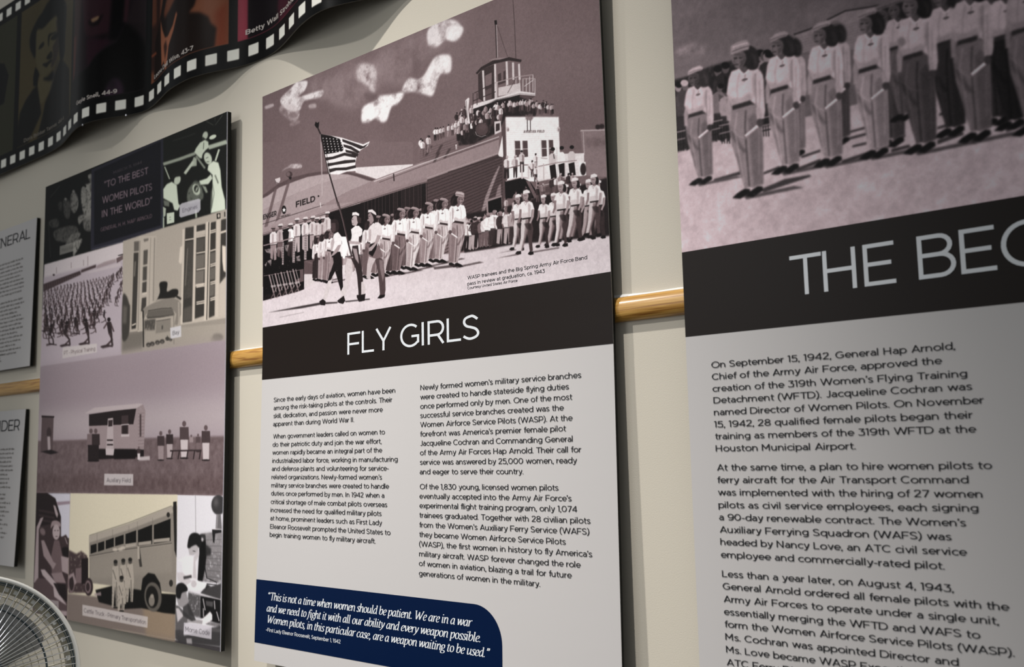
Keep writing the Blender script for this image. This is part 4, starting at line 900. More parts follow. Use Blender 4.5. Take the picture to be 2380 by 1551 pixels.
    for cx, ya, yb, t in ((1245, 905, 1300, 200), (1360, 890, 1280, 228), (1490, 880, 1270, 205)):
        z3.poly([(cx - 40, ya + 230), (cx + 35, ya + 210), (cx + 55, yb - 10), (cx, yb), (cx - 20, yb)], 34, 1, .3)
        z3.poly([(cx - 50, ya + 110), (cx - 20, ya + 75), (cx + 20, ya + 72), (cx + 50, ya + 110), (cx + 48, ya + 210), (cx - 40, ya + 235)], t, 1, .3)
        z3.ell(cx, ya + 35, 24, 32, 110, 1, .3); z3.ell(cx + 4, ya + 20, 28, 24, 26, 1, .3)
    z3.line([(1258, 990), (1268, 1050)], 9, 30)
    z3.poly([(1060, 1150), (1140, 1140), (1220, 1290), (1070, 1330)], 222, .9, .5); z3.line([(1060, 1150), (1310, 1100), (1560, 1070)], 12, 150, .95); z3.line([(1060, 1330), (1560, 1265)], 14, 205, .95)
    for xx in (1130, 1405): z3.line([(xx, 1110), (xx + 3, 1320)], 12, 190)
    z3.line([(640, 1180), (850, 1130), (940, 1130)], 12, 105, .95); z3.line([(640, 1340), (850, 1290), (940, 1300)], 12, 170, .95)
    for xx in (850, 935): z3.line([(xx, 1120), (xx + 3, 1310)], 22, 205)
    z3.line([(940, 1150), (1160, 1520)], 14, 120); z3.poly([(900, 1330), (950, 1340), (1080, 1600), (1030, 1600)], 110); z3.line([(1040, 1290), (1045, 1480)], 14, 160)
    z3.line([(1300, 900), (1312, 1400)], 7, 190, .9)
    z3.poly([(1100, 1440), (1330, 1340), (1500, 1300), (1560, 1400), (1300, 1480), (1090, 1490)], 90, 1, 1); z3.line([(1090, 1400), (1330, 1345)], 10, 200, .8)
    # ground
    z1 = Zm(cv, 600, 470, 5.965)
    gp = [(608, 790), (608, 668), (700, 640), (760, 628), (900, 615), (1010, 592), (1060, 590), (1150, 578), (1200, 560), (1300, 548), (1425, 545), (1425, 700)]
    cv.poly(gp, (208, 197, 200), 1, .6)
    cv.poly([(608, 790), (608, 700), (1425, 600), (1425, 700)], (214, 204, 207), .6, 12)
    # spectators behind the rows
    cv.poly([(1080, 588), (1075, 500), (1180, 480), (1320, 440), (1425, 410), (1425, 548), (1300, 560), (1200, 568)], sep(36), .96, 1.5)
    z3b.poly([(385, 250), (590, 190), (600, 420), (400, 430)], 150, 1, .4); z3b.poly([(415, 270), (585, 215), (595, 430), (420, 420)], 18, 1, .3)
    for i in range(34):
        xx = 1070 + (i * 7.9) % 140 + rg.uniform(-3, 3); d = 1 if i >= 17 else 0
        smallfolk(cv, xx, 583 - (xx - 1072) * .16 + d * 4 - rg.uniform(0, 5), 84 - abs(rg.normal(0, 7)) - (8 if xx < 1130 else 0), top=rg.choice([60, 120, 175, 215, 230]), leg=rg.choice([40, 60, 110, 175]), hair=rg.choice([24, 40, 150]), rng=rg)
    rowfolk(Zm(cv, 0, 0, 1), [(1180, 500), (1250, 470), (1330, 440)], 16, 40, 6, (120, 225))
    # grandstand on the left
    z1.poly([(70, 470), (280, 400), (640, 300), (1050, 200), (1060, 800), (640, 820), (640, 1210), (560, 1240), (70, 1370)], 20, 1, .5)
    for cx, ya, t, lg in ((215, 330, 215, 150), (310, 300, 180, 110), (450, 290, 232, 60), (540, 220, 210, 180), (655, 205, 212, 175), (760, 190, 205, 165), (820, 205, 200, 60), (960, 130, 205, 150), (900, 200, 190, 120)):
        z1.poly([(cx - 42, ya + 260), (cx + 40, ya + 240), (cx + 40, ya + 470), (cx + 8, ya + 480), (cx, ya + 330), (cx - 10, ya + 470), (cx - 42, ya + 450)], lg, 1, .4)
        z1.poly([(cx - 50, ya + 120), (cx - 18, ya + 84), (cx + 20, ya + 80), (cx + 48, ya + 112), (cx + 52, ya + 230), (cx + 40, ya + 262), (cx - 42, ya + 272), (cx - 54, ya + 220)], t, 1, .4)
        z1.poly([(cx - 20, ya + 110), (cx + 5, ya + 120), (cx, ya + 250), (cx - 22, ya + 250)], t * .72, .7, .8); z1.line([(cx - 40, ya + 268), (cx + 40, ya + 256)], 12, 70, .9)
        z1.ell(cx, ya + 52, 22, 32, 96, 1, .3); z1.poly([(cx - 36, ya + 34), (cx - 20, ya + 6), (cx + 26, ya - 4), (cx + 40, ya + 18), (cx + 24, ya + 34)], 205 if ya < 310 else 150, 1, .3); z1.line([(cx - 34, ya + 38), (cx + 26, ya + 34)], 10, 30)
    z1.poly([(340, 420), (400, 370), (430, 420), (420, 560), (350, 540)], 26, 1, .4)
    z1.line([(75, 605), (480, 500)], 16, 150, .95); z1.line([(640, 445), (860, 410)], 14, 190, .9)
    for xx, ya, yb in ((500, 500, 840), (662, 450, 800), (350, 560, 870)):
        z1.line([(xx, ya), (xx - 6, yb)], 34 if xx > 400 else 22, 178, 1, .2)
        for k in range(int((yb - ya) / 24)): z1.line([(xx - 17, ya + 12 + k * 24), (xx + 17, ya + 8 + k * 24)], 8, 40, .8)
    for q in ([(90, 660), (190, 640), (180, 720), (120, 700)], [(230, 640), (340, 620), (330, 700), (280, 640), (260, 720)], [(370, 600), (430, 590), (410, 690), (385, 680)], [(130, 820), (190, 790), (180, 890), (160, 860)], [(525, 760), (580, 740), (590, 820), (540, 820)], [(90, 870), (130, 830), (110, 900)]): z1.poly(q, 180, .8, .5, tex=(5, 2, .3))
    z1.poly([(640, 810), (780, 800), (790, 1000), (650, 1000)], 96, 1, .5); z1.poly([(650, 1000), (790, 1005), (780, 1130), (650, 1190)], 205, 1, .5); z1.line([(660, 820), (780, 860)], 18, 120, .7, 1)
    z1.line([(80, 1025), (480, 960), (630, 935)], 8, 140, .9)
    z1.poly([(580, 940), (630, 930), (632, 1100), (520, 1130), (515, 1090), (585, 1050)], 110, .9, .5)
    for k in range(5):                                               # folding chairs
        bx = 155 + k * 82; z1.line([(bx, 1010 - k * 20), (bx + 80, 1330 - k * 22)], 18, 160, .95, .2); z1.line([(bx + 110, 1180 - k * 10), (bx + 20, 1350 - k * 22)], 13, 120, .9, .3)
        z1.line([(bx + 40, 1010 - k * 20), (bx + 100, 1250 - k * 22)], 9, 190, .8)
        z1.poly([(bx + 20, 1160 - k * 12), (bx + 90, 1145 - k * 12), (bx + 96, 1175 - k * 12), (bx + 30, 1190 - k * 12)], 190, .7, .5)
    z1.poly([(70, 1370), (70, 1300), (560, 1180), (650, 1190), (650, 1200), (560, 1240)], 60, .5, 2, tex=(6, 2.4, .1)) 
    # front rank, standing, facing right
    for k in range(9): smallfolk(cv, 760 + k * 9.5 + rg.uniform(-2, 2), 640 - k * 1.2, 78, top=228, leg=rg.choice([120, 175]), rng=rg)
    for (cx, a, b, pt) in ((738, 548, 655, 60), (752, 540, 657, 185), (764, 532, 660, 160)): woman(cv, cx, a, b, -1, pant=pt, dip=False, shadow=True, hat=150)
    for (cx, a, b, pt) in ((858, 508, 650, 130), (878, 500, 645, 150), (944, 480, 628, 110), (1012, 462, 612, 140), (912, 496, 640, 90), (978, 484, 622, 120)): woman(cv, cx, a, b, -1, pant=pt, dip=False, shadow=False, detail=0)
    for (cx, a, b, pt) in ((893, 496, 645, 182), (928, 482, 640, 128), (960, 480, 631, 208), (992.5, 468.5, 622, 182), (1027, 459, 613, 190), (1062, 446, 623, 165)): woman(cv, cx, a, b, -1, pant=pt, dip=True, slope=-.10, blur=.35, hat=168, shirt=234, face=150, hair=36, tall=cx == 1062)
    cv.poly([(1008, 622), (1058, 615), (1060, 621), (1010, 627)], sep(60), .8, 1)
    # marchers at the right
    for (cx, a, b, pt, lt) in ((1392, 418, 556, 60, 150), (1345, 425, 560, 50, 150), (1316, 428, 565, 60, 160), (1288, 448, 574, 50, 180), (1265, 452, 578, 60, 190), (1370, 416, 558, 50, 170)): marcher(cv, cx, a, b, 1, pt, lt, rng=rg)
    for (cx, a, b, pt, lt) in ((1206, 451, 584, 60, 205), (1382, 404, 552, 80, 200), (1338, 412, 562, 70, 200), (1306, 420, 575, 70, 210), (1225, 441, 594, 78, 205)): marcher(cv, cx, a, b, 1, pt, lt, rng=rg)
    for q in ([(1150, 602), (1205, 590), (1206, 593)], [(1154, 590), (1200, 580), (1200, 582)], [(1240, 585), (1300, 575), (1300, 578), (1240, 588)]): cv.poly(q, sep(70), .8, .6)
    # three marchers with the colours at the left
    def P1(pts, v, a=1, b=.4, sm=False): z1.poly(pts, v, a, b, sm)
    P1([(1205, 1375), (1551, 1340), (1551, 1355), (1215, 1390)], 30, .85, .6); P1([(130, 1535), (560, 1450), (860, 1395), (1110, 1385), (1100, 1405), (900, 1420), (600, 1475)], 40, .85, .8)
    # bearer 2 (second from left, light shirt)
    P1([(1240, 780), (1300, 790), (1310, 960), (1280, 1080), (1250, 1180), (1200, 1300), (1160, 1290), (1190, 1120), (1215, 1060), (1210, 900)], 200); P1([(1290, 780), (1380, 770), (1400, 900), (1440, 1100), (1460, 1200), (1440, 1290), (1400, 1300), (1385, 1150), (1370, 960)], 60)
    P1([(1310, 600), (1390, 600), (1400, 720), (1420, 800), (1450, 1000), (1460, 1160), (1430, 1290), (1395, 1300), (1390, 1100), (1330, 800), (1300, 700)], 52); P1([(1310, 640), (1370, 650), (1390, 760), (1400, 860), (1350, 790)], 170, .9, .8)
    P1([(1290, 380), (1350, 330), (1400, 330), (1450, 380), (1445, 450), (1400, 500), (1390, 600), (1310, 610), (1290, 560), (1300, 460)], 224); P1([(1240, 540), (1400, 550), (1440, 480), (1440, 560), (1400, 590), (1260, 580)], 175); P1([(1400, 480), (1440, 480), (1430, 560), (1405, 560)], 60)
    P1([(1300, 240), (1330, 190), (1375, 200), (1390, 260), (1370, 320), (1340, 330), (1310, 320), (1300, 280)], 178, 1, .3, True); P1([(1370, 200), (1430, 220), (1430, 290), (1390, 300), (1375, 250)], 60, 1, .4); P1([(1305, 190), (1310, 145), (1360, 138), (1405, 165), (1400, 195), (1350, 180)], 222); z1.line([(1305, 245), (1325, 240)], 6, 60); z1.line([(1308, 296), (1325, 300)], 5, 70)
    P1([(1370, 1290), (1440, 1290), (1490, 1270), (1480, 1370), (1400, 1385), (1370, 1320)], 38); 
    # bearer 1 (front, dark hair)
    P1([(1010, 690), (1140, 690), (1165, 800), (1170, 1000), (1180, 1180), (1160, 1270), (1140, 1200), (1100, 1060), (1070, 960), (1010, 1080), (970, 1090), (1000, 960), (1040, 860)], 30); P1([(1000, 800), (1040, 760), (1050, 840), (1010, 960), (975, 1010), (980, 900)], 150, .9)
    P1([(975, 1090), (1030, 1080), (1000, 1180), (960, 1330), (920, 1380), (905, 1370), (930, 1220)], 205); P1([(850, 1380), (900, 1345), (940, 1380), (930, 1435), (870, 1430)], 36); P1([(1150, 1240), (1210, 1110), (1240, 1130), (1230, 1250), (1190, 1340), (1150, 1330)], 205); P1([(1100, 1370), (1190, 1300), (1210, 1370), (1180, 1415), (1120, 1400)], 36)
    P1([(1010, 560), (1060, 440), (1110, 415), (1160, 480), (1160, 600), (1140, 690), (1010, 680)], 226); P1([(1010, 560), (1050, 480), (1060, 560), (1030, 680), (1010, 680)], 160, .7, 1); P1([(1110, 600), (1155, 590), (1120, 680), (1050, 740), (1010, 760), (1030, 720)], 165)
    P1([(1150, 480), (1230, 480), (1255, 640), (1230, 700), (1200, 790), (1175, 780), (1165, 560)], 236); P1([(1170, 880), (1210, 870), (1205, 1010), (1185, 1000)], 215)
    P1([(1010, 260), (1060, 235), (1110, 260), (1125, 340), (1110, 400), (1060, 430), (1020, 410), (1015, 340)], 48, 1, .5, True); P1([(1015, 290), (1075, 290), (1080, 400), (1040, 430), (1020, 400)], 84, .9, 1)
    # bearer 3
    def P5(pts, v, a=1, b=.4, sm=False): z5b.poly(pts, v, a, b, sm)
    P5([(230, 1510), (250, 1460), (240, 1320), (220, 1150), (185, 1000), (230, 960), (290, 1000), (320, 1230), (325, 1400), (315, 1470)], 84); P5([(240, 1000), (285, 1010), (310, 1200), (290, 1300), (250, 1120)], 150, .7, 1)
    P5([(70, 1250), (80, 1060), (110, 930), (200, 980), (150, 1080), (120, 1200), (130, 1260)], 190); P5([(110, 900), (200, 880), (230, 780), (290, 960), (200, 990), (110, 960)], 120); P5([(120, 790), (220, 770), (200, 860), (150, 960), (100, 920)], 30)
    P5([(95, 770), (90, 600), (110, 560), (170, 505), (230, 500), (275, 540), (280, 650), (230, 760)], 214); P5([(215, 670), (265, 680), (230, 760), (140, 880), (105, 890), (100, 850), (180, 780)], 168); P5([(105, 590), (135, 600), (130, 740), (100, 760)], 165, .7, 1)
    P5([(95, 400), (125, 370), (165, 390), (180, 450), (150, 510), (125, 520), (105, 480)], 150, 1, .3, True); P5([(130, 370), (190, 380), (200, 450), (175, 520), (160, 430)], 40, 1, .4, True); P5([(90, 370), (95, 335), (150, 328), (195, 370), (205, 410), (160, 385), (130, 365)], 215); z5b.line([(98, 420), (120, 418)], 6, 50)
    P5([(215, 1515), (250, 1475), (320, 1465), (310, 1500), (260, 1520)], 30); P5([(0, 1300), (30, 1290), (60, 1400), (40, 1480), (0, 1500)], 200); P5([(-10, 1470), (50, 1460), (45, 1530), (-10, 1551)], 30)
    # flag and staff
    z2.line([(578, 960), (600, 1010), (660, 1290), (735, 1551)], 10, 45); z1.line([(1110, 0), (1180, 260), (1245, 540), (1300, 760)], 22, 66, 1, .2); z1.line([(1104, 0), (1174, 260), (1238, 540)], 7, 130, .8)
    z2.poly([(562, 915), (575, 925), (590, 915), (585, 960), (568, 962), (555, 940)], 24)
    z2.poly([(600, 1008), (680, 1020), (760, 1035), (850, 1065), (920, 1085), (970, 1062), (955, 1095), (900, 1130), (880, 1160), (868, 1190), (860, 1240), (868, 1285), (800, 1290), (735, 1312), (665, 1310), (650, 1240), (630, 1150)], 226, 1, .3)
    for q in ([(762, 1045), (850, 1075), (920, 1100), (960, 1078), (930, 1110), (900, 1122), (840, 1095), (765, 1065)], [(770, 1085), (830, 1100), (895, 1140), (880, 1155), (830, 1125), (775, 1105)], [(785, 1125), (850, 1140), (885, 1158), (875, 1180), (830, 1155), (790, 1145)],
              [(635, 1185), (690, 1178), (780, 1148), (868, 1165), (866, 1188), (780, 1170), (700, 1195), (640, 1208)], [(650, 1228), (700, 1222), (780, 1205), (862, 1200), (862, 1220), (780, 1230), (700, 1242), (655, 1252)], [(660, 1272), (710, 1262), (790, 1258), (862, 1242), (866, 1262), (790, 1280), (720, 1282), (668, 1298)]): z2.poly(q, 42, .95, .4)
    z2.poly([(600, 1008), (680, 1022), (745, 1045), (770, 1110), (770, 1135), (700, 1150), (632, 1160)], 26, 1, .3)
    for i in range(6):
        for j in range(6): z2.ell(618 + j * 26 + i * 4, 1040 + i * 21 + j * 1.5 - (i * j) * .7, 4, 4.5, 225)
    z2.line([(605, 1010), (640, 1130), (672, 1320)], 4, 30, .8); z2.line([(598, 1010), (606, 1300), (608, 1480)], 5, 170, .7)
    for k in range(26): z2.line([(170 + k * 4, 1551), (171 + k * 4, 1551)], 1, 20, 0)
    # pebbles and grain
    for k in range(260):
        xx = rg.uniform(612, 1415); yy = rg.uniform(600, 735); cv.ell(xx, yy, rg.uniform(.5, 1.5), rg.uniform(.3, .7), sep(150), .45, 0)
    zz = z1; zz.line([(300, 1500 + 100), (640, 1440 + 90)], 5, 60, .5, 1)
    # ground texture below the horizon line
    cv.im[:] = np.stack([boxblur(cv.im[..., k], .6) for k in range(3)], -1) * .5 + cv.im * .5
    cv.im *= 1 + (noise2(cv.h, cv.w, 7, RNG, 3)[..., None] - .5) * .09
    m = cv.mask(cv.px(gp)); x0, y0, mm = m; nn = noise2(mm.shape[0], mm.shape[1], 26, RNG, 4) - .5
    r = cv.im[y0:y0 + mm.shape[0], x0:x0 + mm.shape[1]]; lum = r.mean(2); r -= (np.clip(nn, -1, .1) * -17 * mm * (lum > 185))[..., None] * .9
    cv.speck(3.5, 2)
    return cv
K_MAIN = (1.1, 1.1, 1.1)
cvm = paint_parade()
m_ = cvm.material('parade_photograph', K_MAIN)
sheet(MAIN, MAIN.x0, MAIN.x1, ZB1, MAIN.z1, .0005, m_, 'photograph', main, 12, 16, uv=True)
# ------------------------------------------------------------------ print 2: trainees in line, white shirts and slacks
def paint_line():
    cv = Canvas(THIRD, THIRD.x0, THIRD.x1, TB1, THIRD.z1, 1500, sep(112))
    rg = np.random.default_rng(11)
    T = lambda v: (v, v * .905, v * .925)
    z4 = Zm(cv, 1560, 0, 2.423, T); zh = Zm(cv, 1560, 100, 4.082, T); zi = Zm(cv, 1960, 0, 4.31, T)
    cv.im[:] = T(116); h, w = cv.h, cv.w
    cv.im += ((noise2(h, w, 200, RNG, 3) - .5) * 16)[..., None]
    cv.poly([(1500, 260), (1800, 160), (2000, 60), (2000, 20), (1500, 180)], T(135), .6, 30)
    zh.poly([(40, 70), (100, 40), (160, 20), (240, 20), (320, 60), (300, 100), (200, 110), (80, 120), (40, 100)], 172, .85, 6, True, (16, 2, .2)); zh.poly([(40, 170), (200, 140), (320, 150), (200, 190), (60, 200)], 140, .6, 8, True)
    z4.poly([(700, 100), (800, 40), (960, 10), (960, 60), (800, 110)], 140, .5, 8, True); z4.poly([(20, 60), (200, 20), (300, 20), (60, 90)], 132, .5, 8)
    # hangar roof behind
    z4.poly([(700, 200), (780, 170), (880, 110), (980, 62), (1120, 40), (1300, 0), (1300, 260), (700, 300)], 150, 1, .5)
    z4.line([(690, 195), (780, 165), (880, 112), (980, 62), (1120, 40), (1300, 2)], 9, 60, .95, .4)
    for i in range(12): z4.line([(720, 215 + i * 15), (1290, 60 + i * 15)], 3, 118, .6)
    z4.poly([(1290, 0), (2400, -400), (2400, 300), (1290, 300)], 60, .9, 6, tex=(30, 1.4, .5))
    # ground
    z4.poly([(0, 860), (260, 780), (600, 700), (1000, 600), (1500, 470), (2100, 330), (2500, 250), (2500, 1300), (0, 1700)], 200, 1, 1)
    m = cv.mask(cv.px(z4.p([(0, 860), (260, 780), (600, 700), (1000, 600), (1500, 470), (2100, 330), (2500, 250), (2500, 1300), (0, 1700)]))); x0, y0, mm = m
    nn = noise2(mm.shape[0], mm.shape[1], 34, RNG, 5, .7); r = cv.im[y0:y0 + mm.shape[0], x0:x0 + mm.shape[1]]; r += ((nn - .5) * 42 * mm)[..., None]
    # crowd behind
    z4.poly([(20, 450), (90, 430), (230, 370), (330, 345), (480, 280), (560, 290), (620, 330), (620, 690), (420, 720), (260, 790), (140, 830), (20, 860)], 46, .97, 2, tex=(16, 1.5, .6))
    for (x, y, hh, t) in [(45, 850, 390, 60), (75, 850, 400, 80), (255, 790, 420, 45), (300, 780, 430, 50), (270, 800, 330, 130), (500, 720, 440, 60), (530, 700, 420, 150), (545, 690, 400, 60), (310, 800, 300, 170)]:
        smallfolk(cv, 1560 + x / 2.423, y / 2.423, hh / 2.423, T, top=t, leg=60, hair=30, rng=rg)
    for (x, y) in ((40, 730), (250, 670), (520, 650), (300, 690)):                 # folding chairs
        for k in range(4): z4.line([(x + k * 14 - 20, y), (x + k * 14 - 12, y + 120)], 6, 36, .9)
        z4.line([(x - 30, y + 20), (x + 40, y + 5)], 7, 160, .9); z4.line([(x - 30, y + 65), (x + 40, y + 48)], 7, 150, .9); z4.line([(x - 30, y + 95), (x + 40, y + 78)], 8, 40, .9)
    # shadows
    for q in ([(240, 1010), (390, 965), (392, 985), (240, 1020)], [(510, 975), (610, 935), (615, 950), (520, 985)], [(510, 1065), (640, 1010), (780, 985), (790, 995), (700, 1025), (520, 1085)], [(700, 950), (840, 895), (845, 915), (710, 965)], [(730, 880), (840, 842), (842, 856), (735, 892)],
              [(960, 905), (1110, 855), (1120, 870), (965, 920)], [(1000, 740), (1100, 712), (1100, 725), (1000, 752)], [(1000, 775), (1100, 748), (1100, 762), (1000, 790)], [(1020, 820), (1100, 800), (1100, 815), (1020, 832)], [(1240, 840), (1340, 815), (1350, 830), (1240, 860)],
              [(1250, 780), (1320, 760), (1320, 772), (1250, 790)], [(1500, 790), (1640, 740), (1650, 760), (1500, 815)], [(1500, 715), (1620, 680), (1620, 696), (1500, 730)], [(1510, 640), (1620, 600), (1620, 620), (1510, 655)], [(1880, 720), (2100, 640), (2100, 670), (1890, 745)], [(1850, 640), (2100, 560), (2100, 600), (1870, 680)]): z4.poly(q, 58, .9, 1.2)
    # back row, partly hidden
    for (cx, a, b, pt) in ((680, 190, 900, 150), (930, 110, 830, 95), (1225, 0, 840, 90), (1290, -20, 690, 110), (1560, -120, 780, 60), (1820, -150, 720, 60), (1900, -160, 740, 40)):
        woman(cv, 1560 + cx / 2.423, a / 2.423, b / 2.423, 1, pant=pt, dip=cx < 1000, shadow=False, shirt=196, face=110, tone=T, slope=-.12, blur=1.0, hat=120)
    # front row
    for (cx, a, b, pt, sh, hr, hat_) in ((160, 366, 1046, 142, 214, 60, 196), (425, 230, 1120, 152, 216, 48, 168), (635, 170, 986, 168, 218, 48, 168), (875, 108, 945, 160, 216, 48, 168), (1135, 38, 900, 176, 212, 42, 160), (1392, -70, 872, 98, 206, 36, 120), (1700, -170, 808, 128, 190, 30, 110), (2010, -240, 770, 120, 170, 30, 100)):
        woman(cv, 1560 + cx / 2.423, a / 2.423, b / 2.423, 1, pant=pt, shirt=sh, hat=hat_, hair=hr, face=128 if cx > 200 else 100, tone=T, slope=-.10, blur=.9, dip=cx != 1392, tall=cx == 425)
    zi.ell(585, 420, 42, 46, 120, .7, 2); zi.ell(578, 415, 26, 28, 150, .5, 2)
    for k in range(220):
        x = rg.uniform(1590, 2379); y = rg.uniform(400, 590); cv.ell(x, y, rg.uniform(.8, 2.4), rg.uniform(.5, 1.1), T(150), .4, .5)
    cv.im[:] = np.stack([boxblur(cv.im[..., k], 1) for k in range(3)], -1)
    cv.im *= 1 + (noise2(cv.h, cv.w, 12, RNG, 3)[..., None] - .5) * .14
    cv.speck(2.5, 2)
    return cv
K_THIRD = (1.42, 1.42, 1.42)
m_ = paint_line().material('trainee_photograph', K_THIRD)
sheet(THIRD, THIRD.x0, THIRD.x1, TB1, THIRD.z1, .0001, m_, 'photograph', third, 12, 16, uv=True)
# ------------------------------------------------------------------ print 3: collage of captioned photographs
def paint_collage():
    cv = Canvas(SECOND, SECOND.x0, SECOND.x1, SECOND.z0, SECOND.z1, 1050, sep(150))
    rg = np.random.default_rng(5)
    zA = Zm(cv, 100, 270, 4.561); zB = Zm(cv, 330, 260, 5.17, lambda v: (v * .97, v, v * .92)); zC = Zm(cv, 90, 560, 5.17, sep)
    W = lambda v: (v, v * .945, v * .885)
    zD = Zm(cv, 270, 520, 4.561, W); zE = Zm(cv, 0, 940, 2.539, lambda v: sep(v, .9)); zF = Zm(cv, 70, 1130, 4.43, sep); zG = Zm(cv, 290, 1130, 3.976, W); zM = Zm(cv, 290, 1130, 3.976, lambda v: (v, v * .965, v * .975))
    G = lambda v: (v, v * .98, v * .94)
    cv.im[:int(.30 * cv.h)] = (27, 28, 26); cv.im[int(.90 * cv.h):] = (104, 95, 92); cv.im[int(.83 * cv.h):, int(.80 * cv.w):] = (70, 66, 68)
    # mess hall
    zA.tone = G
    zA.poly([(30, 750), (540, 540), (520, 1410), (0, 1560)], 27, 1, 1)
    for q, v in (([(410, 760), (470, 720), (525, 740), (525, 1060), (470, 1100), (430, 1030), (405, 900)], 150), ([(300, 830), (340, 810), (370, 860), (375, 960), (330, 1030), (290, 960)], 128), ([(215, 900), (260, 880), (290, 940), (280, 1080), (230, 1060)], 82), ([(480, 620), (525, 600), (525, 720), (490, 680)], 150),
                 ([(160, 920), (200, 910), (200, 1000), (170, 990)], 70), ([(380, 1060), (520, 1030), (520, 1060), (430, 1100), (385, 1150)], 140), ([(430, 1090), (520, 1060), (515, 1210), (440, 1200)], 120), ([(60, 1120), (150, 1090), (170, 1170), (90, 1180)], 78), ([(130, 1210), (330, 1160), (380, 1250), (300, 1330), (170, 1330), (120, 1290)], 92),
                 ([(330, 1330), (420, 1310), (340, 1470), (320, 1470)], 160), ([(300, 1260), (400, 1240), (350, 1330), (240, 1370)], 120)): zA.poly(q, v, .9, 1.5, True, (8, 2, .4))
    for cx, cy, r in ((432, 770, 26), (325, 800, 18), (240, 880, 16), (505, 630, 20)): zA.ell(cx, cy - r, r * 1.1, r * .9, 24, 1, .6); zA.ell(cx, cy, r * .8, r, 120, 1, .6)
    zA.poly([(180, 1380), (340, 1335), (330, 1430), (178, 1475)], 150, .75, .5); zA.line([(80, 860), (180, 740)], 10, 60, .7, 1); zA.line([(60, 1150), (80, 1500)], 6, 70, .7, 1)
    zA.text('Mess Hall', 200, 1440, 325, 1405, 34, 12, 84, .9)
    # bronze plaque
    nb = lambda v: (v * .92, v * .9, v * 1.08)
    zA.tone = nb; zB2 = Zm(cv, 330, 260, 5.17, nb)
    pq = [(215, 396), (375, 322), (378, 532), (218, 580)]
    cv.poly([(213, 394), (382, 320), (380, 535), (211, 582)], nb(52), 1, .5); cv.poly([(219, 399), (374, 328), (374, 524), (219, 571)], nb(27), 1, 1)
    cv.poly([(219, 399), (374, 328), (374, 400), (219, 460)], nb(36), .4, 14)
    cv.line([(213, 580), (300, 558), (380, 533)], 2.2, nb(88), .8, .5); cv.line([(379, 500), (380, 534)], 2.0, (70, 84, 96), .9, .3)
    def L(txt, x0, y0, x1, y1, cap, v, w=15): Zm(cv, 0, 0, 1).text(txt, x0, y0, x1, y1, cap, w, v, .95)
    L('MARCH 11, 1944', 264, 405, 330, 380, 6.5, (78, 70, 74)); L('\u2019\u2019TO THE BEST', 243, 438, 345, 404, 16, (128, 112, 118)); L('WOMEN PILOTS', 238, 474, 354, 442, 16.5, (128, 112, 118)); L('IN THE WORLD\u2019\u2019', 237, 506, 354, 474, 16.5, (128, 112, 118))
    L('GENERAL H. H. \u2019HAP\u2019 ARNOLD', 234, 539, 354, 506, 9, (118, 98, 104))
    # engines
    zB.poly([(258, 320), (1025, 5), (1020, 1180), (260, 1400)], 30, 1, .8)
    zB.line([(258, 630), (450, 570), (640, 500)], 38, 150, 1, 1.2); zB.line([(800, 430), (1022, 360)], 52, 175, 1, 1.2); zB.line([(860, 160), (770, 110)], 8, 90, .8); zB.line([(880, 60), (882, 160), (970, 40)], 8, 90, .8)
    zB.line([(370, 350), (560, 290), (640, 260)], 6, 80, .7, 1); zB.ell(853, 303, 46, 24, 205, 1, .5, -25); zB.line([(930, 450), (885, 590)], 22, 190, 1, .5); zB.line([(275, 660), (335, 810)], 14, 170, 1, .5)
    zB.poly([(650, 440), (700, 370), (760, 335), (800, 360), (805, 430), (760, 470), (730, 560), (700, 560), (630, 490)], 196, 1, .8); zB.ell(762, 285, 32, 50, 180, 1, .6, 15); zB.poly([(735, 300), (770, 330), (740, 345), (722, 325)], 60); zB.line([(745, 370), (740, 450)], 8, 70, .8)
    zB.poly([(590, 640), (625, 540), (660, 560), (660, 650), (600, 660)], 165, 1, .8); zB.line([(620, 600), (515, 745)], 34, 185, 1, .6); zB.line([(650, 530), (760, 680)], 24, 140, 1, .6)
    zB.poly([(725, 540), (745, 490), (800, 475), (840, 510), (840, 560), (790, 650), (760, 640), (735, 590)], 38, 1, .6, True); zB.ell(795, 560, 46, 74, 196, 1, .6, -15); zB.line([(770, 560), (800, 545)], 6, 70); zB.line([(778, 600), (810, 600)], 8, 90)
    zB.poly([(800, 640), (860, 590), (920, 610), (945, 700), (960, 900), (1000, 1060), (1005, 1180), (830, 1220), (830, 1080), (850, 900), (850, 760), (790, 700)], 214, 1, .8); zB.poly([(690, 830), (780, 800), (830, 750), (850, 800), (800, 870), (700, 880)], 205, 1, .6)
    zB.line([(880, 760), (920, 860)], 14, 80, .8, .8); zB.line([(850, 860), (870, 980), (840, 1160)], 9, 120, .8, .8); zB.poly([(830, 960), (850, 900), (850, 1080), (835, 1200), (822, 1180)], 90, .8, 1)
    zB.poly([(600, 870), (640, 830), (700, 860), (740, 980), (720, 1060), (560, 1100), (550, 960)], 105, 1, 1.5, True, (8, 2, .5)); zB.ell(655, 935, 45, 70, 185, 1, 1, -15); zB.ell(655, 925, 28, 44, 50, 1, 1); zB.ell(660, 930, 10, 30, 180, .9, .6, 20); zB.poly([(720, 880), (770, 900), (795, 970), (770, 975)], 150, 1, .8)
    zB.poly([(258, 930), (300, 870), (360, 840), (420, 880), (430, 1000), (440, 1100), (460, 1130), (430, 1190), (390, 1180), (370, 1100), (260, 1040)], 200, 1, .8); zB.ell(425, 815, 42, 62, 186, 1, .6, 10); zB.poly([(365, 800), (385, 745), (440, 735), (470, 770), (400, 790), (385, 850)], 34, 1, .6, True)
